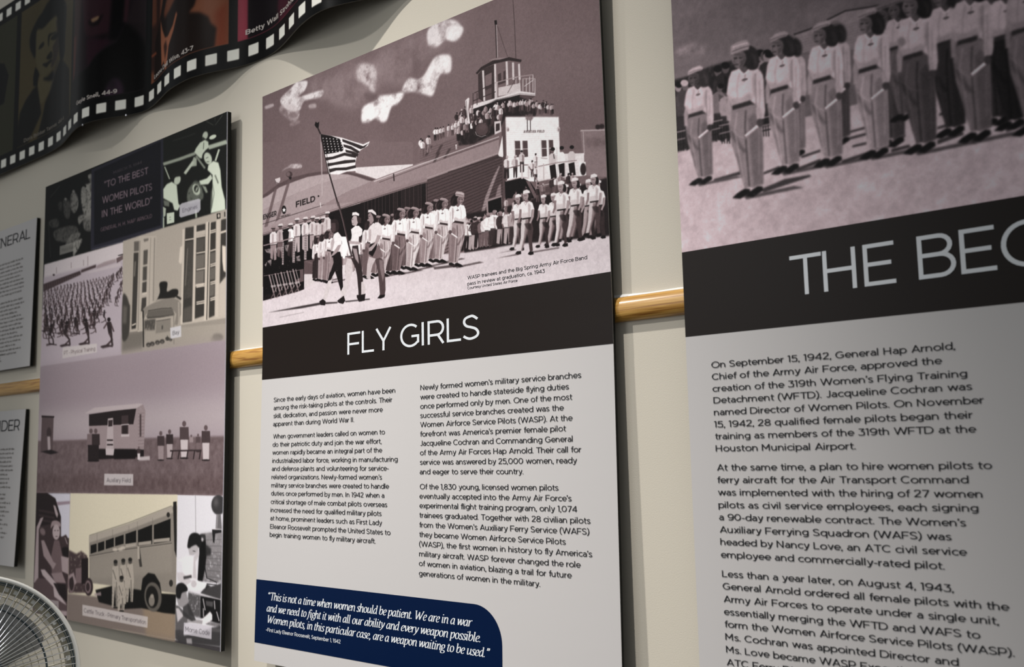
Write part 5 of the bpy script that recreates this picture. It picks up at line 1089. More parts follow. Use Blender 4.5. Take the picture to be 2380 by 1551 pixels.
    zB.poly([(260, 1060), (330, 1080), (330, 1140), (270, 1130)], 110, 1, 1); zB.poly([(255, 1140), (290, 1160), (285, 1250), (258, 1270)], 170); zB.poly([(300, 1220), (390, 1205), (390, 1330), (302, 1352)], 198, 1, .4); zB.line([(330, 1270), (350, 1264)], 6, 90); zB.line([(330, 1300), (352, 1294)], 6, 90); zB.line([(650, 1180), (655, 1275)], 22, 170, 1, .6); zB.line([(262, 1270), (262, 1395)], 16, 170)
    # physical training
    zC.poly([(70, 285), (1030, 10), (1000, 1395), (20, 1545)], 203, 1, .6)
    zC.poly([(60, 440), (500, 330), (700, 285), (1020, 230), (1000, 1395), (20, 1545)], (178, 166, 172), .92, 3); zC.poly([(60, 520), (500, 360), (510, 405), (60, 610)], 74, 1, .6); zC.poly([(510, 350), (690, 285), (690, 320), (510, 385)], 82, 1, .6); zC.poly([(530, 395), (700, 340), (980, 260), (1000, 300), (640, 380)], 196, .8, 2)
    for k in range(16): zC.line([(80 + k * 27, 525 - k * 9), (80 + k * 27, 585 - k * 11)], 6, 120, .6)
    zC.poly([(700, 300), (800, 250), (930, 215), (930, 260), (700, 335)], 150, .7, 1); zC.poly([(935, 210), (1018, 170), (1018, 220), (940, 270)], 110, 1, .5); zC.poly([(950, 175), (1020, 155), (1020, 168), (960, 182)], 30)
    for x, a, b in ((215, 320, 390), (392, 260, 330), (592, 185, 300), (540, 230, 300)): zC.line([(x, a), (x, b)], 6, 130, .8)
    zC.ell(182, 410, 14, 12, 70)
    def gym(x, y, h, v=52):
        k = rg.uniform(-.08, .08) * h; m = rg.choice([-1, 1])
        zC.poly([(x - .09 * h, y - .86 * h), (x + .08 * h, y - .87 * h), (x + .07 * h + k, y - .45 * h), (x - .07 * h + k, y - .44 * h)], v, .95, .4); zC.ell(x, y - h * .95, h * .065, h * .08, v - 8, 1, .3)
        zC.line([(x - .07 * h, y - .82 * h), (x - .19 * h, y - rg.uniform(.5, .95) * h)], h * .055, v + 34, .9, .3); zC.line([(x + .07 * h, y - .82 * h), (x + .18 * h, y - rg.uniform(.5, 1.0) * h)], h * .055, v + 30, .9, .3)
        zC.line([(x - .04 * h + k, y - .46 * h), (x - .12 * h * m, y - .22 * h), (x - .08 * h, y)], h * .075, v + 26, .9, .4); zC.line([(x + .04 * h + k, y - .46 * h), (x + .10 * h, y - .24 * h), (x + .13 * h, y)], h * .075, v + 8, .9, .4)
        zC.line([(x - .08 * h, y), (x + .30 * h * m, y + .05 * h)], h * .07, v, .7, .5)
    for r in range(17):
        t = r / 16; y = 560 + 560 * t ** 1.5; h = 42 + 120 * t ** 1.6; n = 22 - int(r * .9); spread = 860 - t * 60
        for k in range(n):
            xx = 70 + spread * (k + .3 * (r % 2)) / n + rg.uniform(-6, 6); yy = y + 55 - (xx - 70) * .20 * (1 - t * .4) + rg.uniform(-6, 6)
            if xx > 700 + (1 - t) * 250 and rg.random() < .5 + t * .5: continue
            gym(xx, yy, h, rg.uniform(46, 84))
    for q in ((730, 900), (770, 800), (810, 700), (850, 600), (880, 520), (930, 780), (960, 690), (990, 600), (980, 440), (940, 490)): gym(q[0], q[1], 110, 60); gym(q[0] + 18, q[1] - 40, 90, 66)
    for x, y, h in ((150, 1240, 230), (340, 1250, 280), (570, 1230, 290), (440, 1110, 190), (845, 1260, 330), (660, 1010, 170), (280, 1110, 170), (100, 1080, 180)): gym(x, y, h, 50); zC.line([(x, y), (x - .25 * h, y + .06 * h)], h * .10, 60, .8, 1); zC.line([(x - .05 * h, y), (x + .15 * h, y + .02 * h)], h * .08, 60, .8)
    zC.poly([(290, 1280), (700, 1235), (700, 1340), (285, 1415)], (204, 196, 192), .72, .5); zC.text('PT - Physical Training', 305, 1372, 680, 1318, 46, 11, 100, .9)
    # bay: lockers, cot, boots
    zD.poly([(75, 185), (500, 45), (960, -90), (1190, -160), (1170, 1250), (60, 1410)], 172, 1, .6); zD.poly([(60, 1330), (140, 1150), (700, 1080), (1170, 1000), (1165, 1240), (60, 1395)], 162, .9, 3)
    zD.poly([(60, 1190), (140, 1150), (300, 1120), (280, 1320), (60, 1360)], 112, .8, 6)
    zD.poly([(145, 1150), (190, 180), (250, 130), (250, 180), (230, 1140)], 178, 1, .5); zD.poly([(250, 130), (430, 130), (400, 830), (330, 1130), (230, 1150)], 182, 1, .5)
    for q, v in (([(192, 190), (245, 185), (243, 290), (190, 295)], 105), ([(188, 310), (240, 305), (215, 1060), (165, 1070)], 70), ([(292, 285), (338, 275), (332, 430), (288, 440)], 92), ([(286, 460), (330, 450), (326, 600), (282, 605)], 84), ([(280, 625), (326, 612), (322, 730), (276, 735)], 80), ([(275, 790), (322, 780), (320, 870), (262, 960)], 74), ([(290, 165), (345, 155), (343, 180), (300, 195)], 120), ([(165, 1070), (215, 1055), (210, 1110), (165, 1120)], 60)): zD.poly(q, v, 1, .6)
    zD.line([(170, 1080), (212, 1060)], 14, 200, 1, .4); zD.line([(280, 745), (326, 735)], 18, 205, .9, .5); zD.line([(205, 400), (195, 560)], 16, 130, .8, 1); zD.line([(255, 180), (235, 1130)], 8, 120, .7); zD.line([(368, 150), (350, 860)], 7, 140, .7); zD.line([(410, 150), (395, 820)], 12, 125, .7, 1)
    zD.poly([(70, 780), (110, 765), (140, 850), (150, 900), (135, 1180), (65, 1220)], 72, 1, 2, True); zD.poly([(75, 870), (120, 880), (110, 1060), (70, 1060)], 110, .8, 3)
    zD.poly([(705, 60), (1180, -70), (1170, 1000), (690, 1075)], 186, 1, .5)
    cols = (((735, 45), (825, 30), (805, 1035), (705, 1050)), ((855, 20), (948, 0), (938, 975), (835, 1010)), ((1003, -10), (1060, -25), (1045, 975), (985, 1000)), ((1115, -40), (1170, -55), (1165, 560), (1100, 640)))
    for c_ in cols: zD.poly(c_, 66, 1, .6)
    for (x0, x1, ys) in ((733, 828, (170,)), (853, 945, (90, 140, 310, 485, 650, 670, 830, 850)), (1000, 1058, (75, 95, 285, 430, 450, 620, 640, 790, 810)), (1110, 1168, (85, 95))):
        for k, y in enumerate(ys): zD.line([(x0, y + 5), (x1, y - 12)], 14, 198, 1, .4)
    for q, v in (([(850, 335), (940, 320), (935, 465), (845, 480)], 118), ([(848, 505), (935, 490), (930, 620), (842, 640)], 124), ([(858, 160), (940, 150), (930, 290), (850, 300)], 92), ([(1003, 310), (1055, 300), (1050, 410), (998, 425)], 108), ([(1000, 470), (1052, 460), (1045, 590), (992, 600)], 112), ([(990, 650), (1045, 645), (1040, 765), (988, 775)], 112), ([(850, 90), (950, 65), (948, 120), (850, 145)], 190), ([(845, 640), (935, 625), (930, 660), (840, 670)], 205)): zD.poly(q, v, .95, 1)
    zD.poly([(740, 200), (820, 180), (800, 780), (725, 800)], 82, 1, 1, tex=(8, 2, .5)); zD.line([(760, 260), (735, 660)], 10, 130, .8, .8); zD.poly([(720, 900), (800, 870), (800, 1030), (710, 1040)], 100, .8, 2)
    zD.line([(715, 60), (695, 1070)], 20, 198, 1, .3); zD.line([(842, 20), (822, 1030)], 18, 198, 1, .3); zD.line([(970, -20), (945, 1030)], 26, 200, 1, .3); zD.line([(985, -15), (963, 1020)], 8, 34, 1); zD.line([(1000, -15), (972, 1020)], 10, 200); zD.line([(1085, -40), (1070, 990)], 30, 196, 1, .4)
    zD.poly([(1125, 230), (1165, 240), (1165, 520), (1140, 500), (1128, 400)], 212, 1, .6); zD.poly([(680, 250), (712, 230), (700, 400), (690, 430), (665, 410)], 205, 1, .8); zD.poly([(1100, 650), (1170, 560), (1165, 960), (1090, 960)], 190, .9, 5)
    zD.poly([(690, 1075), (1170, 1000), (1165, 1060), (695, 1100)], 150, .8, 1); zD.ell(1080, 1205, 55, 34, 112, 1, 3); zD.poly([(1000, 1215), (1060, 1180), (1140, 1200), (1130, 1235), (1010, 1250)], 140, .8, 4)
    zD.poly([(460, 640), (490, 615), (545, 625), (540, 720), (600, 695), (655, 700), (655, 755), (600, 790), (450, 800), (430, 820), (465, 730)], 42, 1, .8, True); zD.line([(640, 770), (690, 800)], 20, 40, 1, 1)
    zD.poly([(290, 900), (380, 850), (480, 810), (600, 785), (660, 810), (690, 850), (690, 960), (650, 1080), (620, 1070), (640, 960), (610, 920), (560, 890), (380, 915), (320, 960), (300, 1010), (265, 1010)], 138, 1, 1); zD.poly([(320, 990), (340, 930), (480, 905), (600, 900), (620, 960), (480, 990), (340, 1005)], 108, 1, 1); zD.line([(340, 925), (480, 900), (590, 895)], 8, 60, .9, .5); zD.line([(330, 1000), (470, 990), (620, 965)], 10, 52, .9, .8)
    zD.line([(288, 920), (292, 1310)], 13, 44, 1, .3); zD.line([(268, 930), (275, 1020)], 12, 190, 1, .5); zD.line([(612, 960), (615, 1280)], 9, 130, .9, .4); zD.line([(665, 830), (670, 1080)], 16, 170, .9, .6)
    zD.poly([(425, 1030), (580, 1005), (580, 1140), (420, 1165)], 138, 1, .8); zD.line([(492, 1080), (490, 1120)], 12, 60, .9, .6); zD.line([(425, 1035), (580, 1010)], 6, 90); zD.poly([(300, 1020), (420, 1010), (410, 1130), (300, 1130)], 76, .9, 2, tex=(8, 2, .5))
    for x, y, r in ((345, 1285, 26), (385, 1275, 26), (440, 1260, 26), (490, 1250, 26), (545, 1220, 22), (580, 1230, 18)): zD.ell(x, y, r, r * .9, 66, 1, .8); zD.ell(x, y + 5, r * .5, r * .3, 150, .7, .8)
    zD.poly([(535, 1240), (545, 1180), (560, 1240)], 70); zD.poly([(575, 1105), (690, 1082), (692, 1200), (580, 1222)], (200, 196, 198), .95, .4); zD.text('Bay', 600, 1185, 672, 1168, 44, 11, (84, 80, 82), .95)
    zD.poly([(60, 1410), (1170, 1250), (1165, 1290), (60, 1440)], (160, 150, 150), 0, 1)
    # auxiliary field
    zE.poly([(233, -220), (250, -225), (1330, -380), (1330, 195), (850, 205), (260, 215), (225, 215)], (158, 145, 150), 1, .6)
    cv.poly([(95, 858), (526, 800), (526, 900), (93, 960)], (150, 136, 141), .7, 22); cv.poly([(95, 960), (524, 930), (523, 1005), (90, 1020)], (176, 165, 166), .6, 20)
    zE.poly([(222, 218), (340, 215), (520, 208), (850, 200), (1325, 188), (1318, 535), (215, 520)], (112, 97, 98), 1, 1.5)
    zE.poly([(215, 420), (1320, 430), (1318, 535), (215, 520)], (98, 82, 82), .7, 12)
    m = cv.mask(cv.px(zE.p([(222, 230), (1325, 200), (1318, 535), (215, 520)]))); x0, y0, mm = m
    r = cv.im[y0:y0 + mm.shape[0], x0:x0 + mm.shape[1]]; r += ((noise2(mm.shape[0], mm.shape[1], 14, RNG, 4, .7) - .5) * 34 * mm)[..., None]
    zE.poly([(248, 68), (318, 72), (312, 270), (240, 285)], 96, 1, .5); zE.poly([(246, 66), (322, 70), (320, 80), (246, 78)], 52); zE.ell(290, 170, 14, 34, 70, 1, .6); zE.line([(288, 190), (292, 285)], 16, 170, 1, .6); zE.poly([(240, 280), (300, 268), (348, 285), (300, 296)], 40, 1, .8)
    zE.poly([(526, 125), (806, 20), (860, 35), (850, 270), (528, 262)], 152, 1, .4); zE.poly([(526, 60), (800, 20), (806, 22), (788, 118), (526, 128)], 44, 1, .5); zE.poly([(503, 52), (560, 20), (826, -5), (845, 0), (806, 25), (510, 55)], 178, 1, .4); zE.poly([(806, 24), (845, 0), (860, 40), (850, 45), (830, 20), (800, 110), (795, 100)], 150, 1, .4)
    for k in range(11): zE.line([(815, 55 + k * 20), (852, 52 + k * 20)], 3, 120, .8)
    zE.poly([(718, 68), (758, 64), (758, 180), (718, 182)], 70); zE.poly([(724, 120), (752, 118), (752, 175), (724, 178)], 52); zE.line([(716, 122), (762, 118)], 6, 190); zE.poly([(716, 176), (764, 176), (764, 190), (716, 192)], 186)
    zE.poly([(638, 85), (668, 80), (672, 300), (625, 300)], 176); zE.poly([(640, 95), (666, 92), (664, 130), (640, 132)], 60)
    for k in range(4): zE.line([(632, 212 + k * 27), (668, 212 + k * 27)], 9, 56)
    zE.poly([(825, 60), (835, 58), (835, 190), (825, 192)], 80); zE.poly([(520, 262), (850, 268), (850, 310), (520, 330)], 36, 1, .8); zE.poly([(624, 260), (676, 262), (670, 302), (626, 300)], 186)
    zE.poly([(675, 265), (800, 265), (800, 322), (675, 325)], 30, 1, .8)
    for (x, a, b, tp, lg) in ((538, 145, 335, 120, 44), (566, 145, 335, 60, 44), (820, 250, 330, 70, 200), (950, 160, 330, 70, 150), (1002, 150, 320, 60, 170), (1088, 100, 318, 84, 190), (1170, 175, 280, 90, 120), (1130, 180, 270, 150, 120), (1216, 125, 330, 76, 190)):
        hh = b - a; zE.ell(x, a + hh * .07, hh * .055, hh * .08, 100, 1, .4); zE.poly([(x - hh * .12, a + hh * .16), (x + hh * .12, a + hh * .16), (x + hh * .13, a + hh * .50), (x - hh * .12, a + hh * .52)], tp, 1, .5); zE.poly([(x - hh * .10, a + hh * .50), (x + hh * .10, a + hh * .50), (x + hh * .09, b), (x - hh * .08, b)], lg, 1, .5); zE.ell(x, b, hh * .12, hh * .025, 36, .9, .5)
    zE.line([(1005, 275), (1190, 272)], 9, 60, 1, .4)
    for x in (1020, 1060, 1110, 1150, 1185): zE.line([(x, 275), (x - 8, 325)], 7, 48, .9, .5)
    zE.poly([(815, 312), (885, 305), (885, 330), (820, 332)], 200, .8, 1)
    zE.poly([(617, 410), (787, 412), (787, 480), (615, 478)], (196, 188, 188), .85, .4); zE.text('Auxilary Field', 630, 460, 772, 462, 25, 11, (92, 86, 88), .95)
    # link trainer
    zF.poly([(62, 70), (415, 74), (380, 1385), (20, 1190)], 66, 1, .5); zF.poly([(180, 74), (415, 76), (405, 540), (320, 520), (320, 320), (262, 130)], (196, 192, 200), 1, .6); zF.poly([(270, 165), (414, 155), (413, 185), (280, 200)], (150, 134, 142), 1, .6)
    zF.poly([(64, 78), (180, 76), (262, 130), (318, 320), (300, 380), (60, 420)], 44, 1, .6); zF.poly([(240, 195), (262, 205), (290, 290), (280, 330), (262, 290)], 170, 1, .8)
    for y in (250, 300, 345): zF.line([(90, y), (255, y + 30)], 12, 88, .8, 2)
    zF.poly([(40, 1000), (70, 420), (110, 330), (140, 320), (90, 450), (85, 1010)], 166, 1, .8); zF.ell(130, 470, 26, 40, 130, .9, 2, -20)
    zF.poly([(80, 950), (250, 960), (370, 1000), (385, 1385), (25, 1180), (30, 1020)], 92, 1, 1); zF.poly([(30, 1290), (380, 1290), (380, 1330), (200, 1340)], 190, 0, 1)
    zF.poly([(170, 1270), (380, 1290), (378, 1340), (200, 1320)], 160, 1, 1); zF.poly([(200, 1325), (375, 1342), (378, 1385), (220, 1350)], 26, 1, .8)
    zF.poly([(215, 440), (225, 370), (270, 355), (310, 380), (310, 420), (240, 410)], 150, 1, .6, True); zF.ell(270, 475, 38, 80, 172, 1, .8); zF.line([(250, 460), (265, 458)], 7, 70); zF.line([(280, 460), (296, 458)], 7, 70); zF.line([(262, 520), (285, 520)], 7, 90)
    zF.poly([(250, 560), (300, 560), (330, 700), (330, 900), (230, 920), (210, 760)], 110, 1, 1); zF.poly([(115, 560), (145, 560), (240, 780), (270, 800), (240, 860), (140, 720)], 150, 1, .8); zF.poly([(110, 860), (150, 860), (280, 1010), (300, 1080), (320, 1140), (380, 1230), (330, 1200), (250, 1140), (240, 1040), (130, 920)], 176, 1, .8)
    zF.poly([(215, 900), (330, 890), (370, 1000), (260, 990)], 140, 1, 1); zF.poly([(240, 1000), (370, 1010), (380, 1200), (300, 1120)], 34, .9, 1)
    zF.poly([(330, 640), (400, 640), (395, 740), (345, 720)], 36, 1, .6, True); zF.poly([(320, 720), (400, 740), (395, 910), (330, 880)], 160, 1, 1); zF.poly([(320, 530), (370, 500), (405, 560), (400, 610), (330, 600)], 70, 1, .8); zF.line([(360, 530), (385, 600)], 8, 170, .8)
    zF.poly([(98, 1155), (296, 1185), (294, 1288), (96, 1250)], (184, 176, 176), .6, .5); zF.text('Link Trainer', 115, 1228, 280, 1250, 40, 11, (104, 96, 96), .8)
    # cattle truck
    bg = (207, 198, 178)
    cv.poly([(164, 1147), (413, 1150), (408, 1489), (156, 1444)], bg, 1, .4)
    cv.poly([(158, 1380), (250, 1390), (408, 1420), (408, 1489), (156, 1444)], (126, 114, 108), 1, 2); cv.poly([(330, 1400), (408, 1415), (408, 1489), (340, 1478)], (150, 132, 112), .8, 8)
    zF.poly([(400, 660), (440, 680), (480, 700), (530, 670), (590, 720), (590, 1100), (395, 1100)], 74, 1, 2.5, tex=(8, 2, .6))
    zF.poly([(530, 750), (600, 740), (600, 1000), (530, 1010)], 38, 1, .8); zF.poly([(470, 850), (530, 840), (530, 1000), (470, 1000)], 120, 1, .8); zF.ell(425, 1000, 38, 100, 120, 1, .8); zF.ell(428, 1000, 24, 78, 56, 1, .8); zF.poly([(395, 930), (450, 890), (480, 1000), (460, 1020), (440, 930), (400, 960)], 150, 1, .8)
    zF.poly([(610, 520), (1100, 330), (1900, 60), (1900, 1020), (850, 1020), (640, 1000), (600, 930)], 0, 0)
    body = [(207.5, 1247), (300, 1218), (400, 1178), (412, 1176), (410, 1380), (375, 1375), (370, 1352), (345, 1335), (333, 1355), (326, 1373), (262, 1362), (208, 1355)]
    cv.poly(body, W(138), 1, .6); cv.poly([(207.5, 1247), (300, 1218), (400, 1178), (403, 1192), (300, 1232), (208, 1262)], W(166), 1, 1); cv.poly([(210, 1300), (290, 1280), (400, 1262), (400, 1330), (210, 1350)], W(148), .8, 5)
    cv.poly([(403, 1167), (411, 1166), (412, 1300), (406, 1280), (403, 1180)], W(44), 1, .5)
    cv.line([(208, 1245), (300, 1215), (400, 1176)], 1.4, W(96), .8, .3)
    for k, x in enumerate((226, 262, 300, 320, 355, 392)): cv.line([(x, 1240 - k * 9), (x, 1262 - k * 9)], .8, W(110), .7)
    wins = ((211, 1268, 225, 1264, 1288, 1283), (228, 1263, 243, 1258, 1283, 1278), (246, 1257, 265, 1250, 1277, 1271), (268, 1250, 288, 1243, 1270, 1264), (292, 1242, 317, 1233, 1270, 1268), (321, 1233, 354, 1220, 1270, 1265), (358, 1221, 397, 1206, 1264, 1258))
    for (x0, y0, x1, y1, b0, b1) in wins: cv.poly([(x0, y0), (x1, y1), (x1, b1), (x0, b0)], W(28), 1, .4)
    for (x0, x1, y) in ((292, 317, 1270), (322, 352, 1266), (358, 395, 1259)): cv.poly([(x0, y - 5), (x1, y - 9), (x1, y - 1), (x0, y + 3)], W(186), .85, .4)
    cv.line([(208, 1293), (290, 1278), (400, 1263)], 2.2, W(90), .9, .4); cv.line([(208, 1295), (290, 1280), (400, 1266)], 1, W(170), .8)
    cv.ell(391.5, 1197, 4, 6, W(50), 1, .5); cv.ell(398, 1356, 4.5, 8, W(54), 1, .5); cv.line([(322, 1272), (328, 1318)], 6, W(60), .9, .5); cv.line([(322, 1270), (323, 1300)], 5, W(180), .9, .5)
    cv.poly([(328, 1372), (332, 1345), (345, 1332), (360, 1335), (372, 1355), (376, 1380), (410, 1382), (408, 1428), (380, 1425), (330, 1414), (290, 1416), (230, 1400), (222, 1372), (262, 1362)], W(28), 1, 1)
    zF.ell(605, 1040, 45, 92, 58, 1, .6); zF.ell(598, 1040, 30, 66, 130, 1, .8); zF.ell(596, 1040, 20, 46, 60, 1, .8); zF.poly([(660, 1110), (730, 1090), (735, 1130), (670, 1130)], 160, .8, 1)
    cv.ell(356, 1388, 20, 34.5, W(100), 1, .6, -4); cv.ell(354, 1388, 14.5, 26, W(34), 1, .6, -4); cv.ell(353, 1397, 7, 13, W(140), .9, 1); cv.ell(354, 1386, 4, 5, W(150), 1, .6)
    for (x, a, b, lean) in ((269, 1303, 1412, 0), (287, 1300, 1405, 0), (303, 1298, 1400, 0), (283, 1340, 1420, 0)):
        hh = b - a; cv.ell(x, a + 7, 4.6, 7, W(84), 1, .4); cv.ell(x, a + 3, 4.8, 4.6, W(44), 1, .4)
        cv.poly([(x - 7, a + 14), (x + 6, a + 13), (x + 9, a + 50), (x + 6, b), (x + 1, b), (x - 1, a + 60), (x - 5, b + 1), (x - 9, b)], W(172), .95, .5, tex=(5, 2.2, .6)); cv.line([(x - 6, a + 22), (x + 1, a + 45)], 2.4, W(110), .8, .4); cv.line([(x + 2, a + 50), (x + 3, b)], 1.6, W(86), .8, .4); cv.ell(x, b + 1, 6, 2, W(36), .9)
    for x, y in ((268, 1278), (280, 1277), (286, 1274)): cv.ell(x, y, 6, 4, W(190), .9, .6)
    cv.poly([(192, 1406), (344, 1434), (343, 1460), (192, 1431)], (196, 188, 186), .82, .4); Zm(cv, 0, 0, 1).text('Cattle Truck - Primary Transportation', 195.5, 1424, 339.5, 1452, 10, 11, (92, 84, 86), .95)
    # morse code
    cv.poly([(413, 1151), (519, 1153), (513, 1505), (408, 1489)], (212, 208, 212), 1, .4); zM.line([(655, 85), (658, 430)], 5, 140, .8)
    zM.poly([(700, 440), (905, 420), (895, 900), (680, 880)], 124, 1, 1, tex=(7, 2.4, .6)); zM.poly([(700, 440), (905, 420), (900, 620), (700, 640)], 150, .5, 4)
    for k in range(7): zM.line([(720, 500 + k * 55), (898, 495 + k * 60)], 4, 74, .7, .5)
    zM.ell(868, 175, 66, 92, 64, 1, .6); zM.ell(845, 150, 22, 40, 120, .6, 5); zM.poly([(850, 260), (890, 262), (900, 400), (842, 398)], 110, 1, .6); zM.line([(862, 262), (852, 396)], 8, 160, .8); zM.poly([(808, 398), (898, 402), (894, 430), (838, 440), (830, 530), (818, 520)], 40, 1, .5); zM.line([(806, 400), (898, 404)], 6, 200)
    zM.poly([(695, 450), (745, 450), (760, 620), (745, 760), (720, 880), (675, 870), (690, 600)], 26, 1, .8); zM.ell(723, 480, 26, 34, 60, 1, .8); zM.ell(718, 495, 12, 18, 190, .9, .6); zM.poly([(750, 540), (800, 580), (800, 640), (750, 650)], 50, .9, 2); zM.line([(740, 740), (760, 850), (850, 890), (850, 915), (760, 905)], 8, 36, .95)
    zM.poly([(485, 690), (560, 650), (610, 640), (660, 680), (665, 860), (640, 870), (540, 850), (530, 700)], 222, 1, .8); zM.poly([(480, 800), (535, 800), (620, 880), (660, 870), (650, 930), (560, 920), (490, 870)], 196, 1, .8); zM.line([(545, 850), (620, 835)], 26, 70, 1, .6)
    zM.poly([(655, 700), (690, 640), (690, 600), (665, 600), (640, 660), (630, 850), (665, 860)], 190, 1, .8); zM.poly([(585, 560), (600, 640), (640, 640), (680, 600), (690, 550), (640, 540)], 176, 1, .6); zM.poly([(580, 560), (600, 460), (650, 432), (700, 460), (710, 540), (690, 570), (660, 545), (620, 560), (600, 575)], 34, 1, .6, True); zM.line([(630, 600), (655, 605)], 6, 60)
    zM.poly([(560, 930), (640, 865), (760, 905), (735, 950), (650, 975)], 226, 1, .5); zM.ell(640, 905, 26, 34, 190, 1, .8); zM.poly([(735, 950), (895, 900), (888, 1050), (700, 990)], 70, 1, 1); zM.poly([(760, 905), (800, 930), (740, 960)], 40, .9, .6)
    zM.poly([(590, 980), (700, 1010), (700, 1220), (600, 1200), (580, 1100)], 92, 1, 1.5, tex=(6, 2.4, .6)); zM.poly([(700, 1015), (888, 1050), (888, 1280), (700, 1220)], 30, 1, .6); zM.line([(590, 975), (700, 1005), (888, 1050)], 7, 180, .9)
    for q in ((725, 1040, 745, 1150), (830, 1060, 835, 1140), (850, 1160, 875, 1250), (728, 1130, 730, 1210)): zM.line([(q[0], q[1]), (q[2], q[3])], 10, 170, .9, .5)
    zM.poly([(750, 1060), (820, 1070), (815, 1120), (755, 1105)], 84, 1, .8); zM.poly([(720, 1250), (888, 1270), (884, 1310), (760, 1280)], 120, 1, 1, tex=(5, 2.4, .6))
    zM.poly([(470, 1100), (500, 1110), (560, 1170), (640, 1240), (560, 1270), (540, 1420), (470, 1410)], 100, 1, 1); zM.poly([(475, 1130), (500, 1130), (545, 1200), (490, 1260)], 200, .9, 1); zM.poly([(700, 1240), (750, 1200), (790, 1160), (810, 1190), (810, 1240), (760, 1270), (720, 1280)], 226, 1, .6); zM.line([(580, 1240), (720, 1260)], 34, 160, 1, 1)
    zM.poly([(480, 1040), (520, 980), (570, 975), (590, 1080), (540, 1130), (500, 1110)], 150, 1, .6); zM.poly([(475, 1010), (480, 920), (530, 895), (575, 930), (580, 970), (530, 990), (515, 1040), (485, 1035)], 34, 1, .6, True); zM.poly([(540, 1120), (590, 1080), (660, 1240), (620, 1250), (540, 1200)], 62, .9, 1)
    zM.poly([(480, 1400), (890, 1290), (890, 1490), (660, 1465), (500, 1445)], 60, .95, 2); zM.poly([(570, 1410), (620, 1410), (625, 1460), (575, 1455)], 170, .8, 1); zM.poly([(470, 1330), (540, 1330), (560, 1440), (470, 1430)], 70, .9, 1, tex=(6, 2, .5)); zM.poly([(800, 1310), (890, 1320), (888, 1355), (805, 1345)], 90, .9, 1)
    zM.poly([(548, 1262), (806, 1300), (803, 1418), (545, 1370)], (198, 192, 198), .82, .4); zM.text('Morse Code', 562, 1345, 788, 1382, 46, 11, (92, 88, 92), .95)
    zB.poly([(455, 1125), (480, 1100), (680, 1045), (705, 1055), (706, 1175), (680, 1210), (470, 1272), (452, 1255)], (196, 192, 198), .84, .4); zB.text('Engines', 488, 1212, 668, 1160, 50, 11, (96, 92, 100), .95)
    zB.tone = W; zB.poly([(900, 1225), (945, 1215), (945, 1280), (902, 1288)], 34); zB.ell(925, 1250, 12, 24, 190, 1, .3); zB.poly([(990, 1205), (1002, 1200), (1004, 1260), (992, 1262)], 40)
    cv.im[:] = np.stack([boxblur(cv.im[..., k], 1) for k in range(3)], -1) * .5 + cv.im * .5
    cv.speck(2, 2)
    return cv
K_SECOND = (1.28, 1.28, 1.28)
m_ = paint_collage().material('collage_print', K_SECOND)
sheet(SECOND, SECOND.x0, SECOND.x1, SECOND.z0, SECOND.z1, .0004, m_, 'collage_print', second, 12, 28, uv=True)
M_EDGE = mat('bright_laminate_edge', (200, 198, 210), .4, .4)
link('edge_strip', SECOND.world(*np.array([(x, z) for z in np.linspace(SECOND.z0, SECOND.z1, 29) for x in (SECOND.x1 - .0014, SECOND.x1)]).T, .0006), [(2 * i, 2 * i + 1, 2 * i + 3, 2 * i + 2) for i in range(28)], M_EDGE, second)
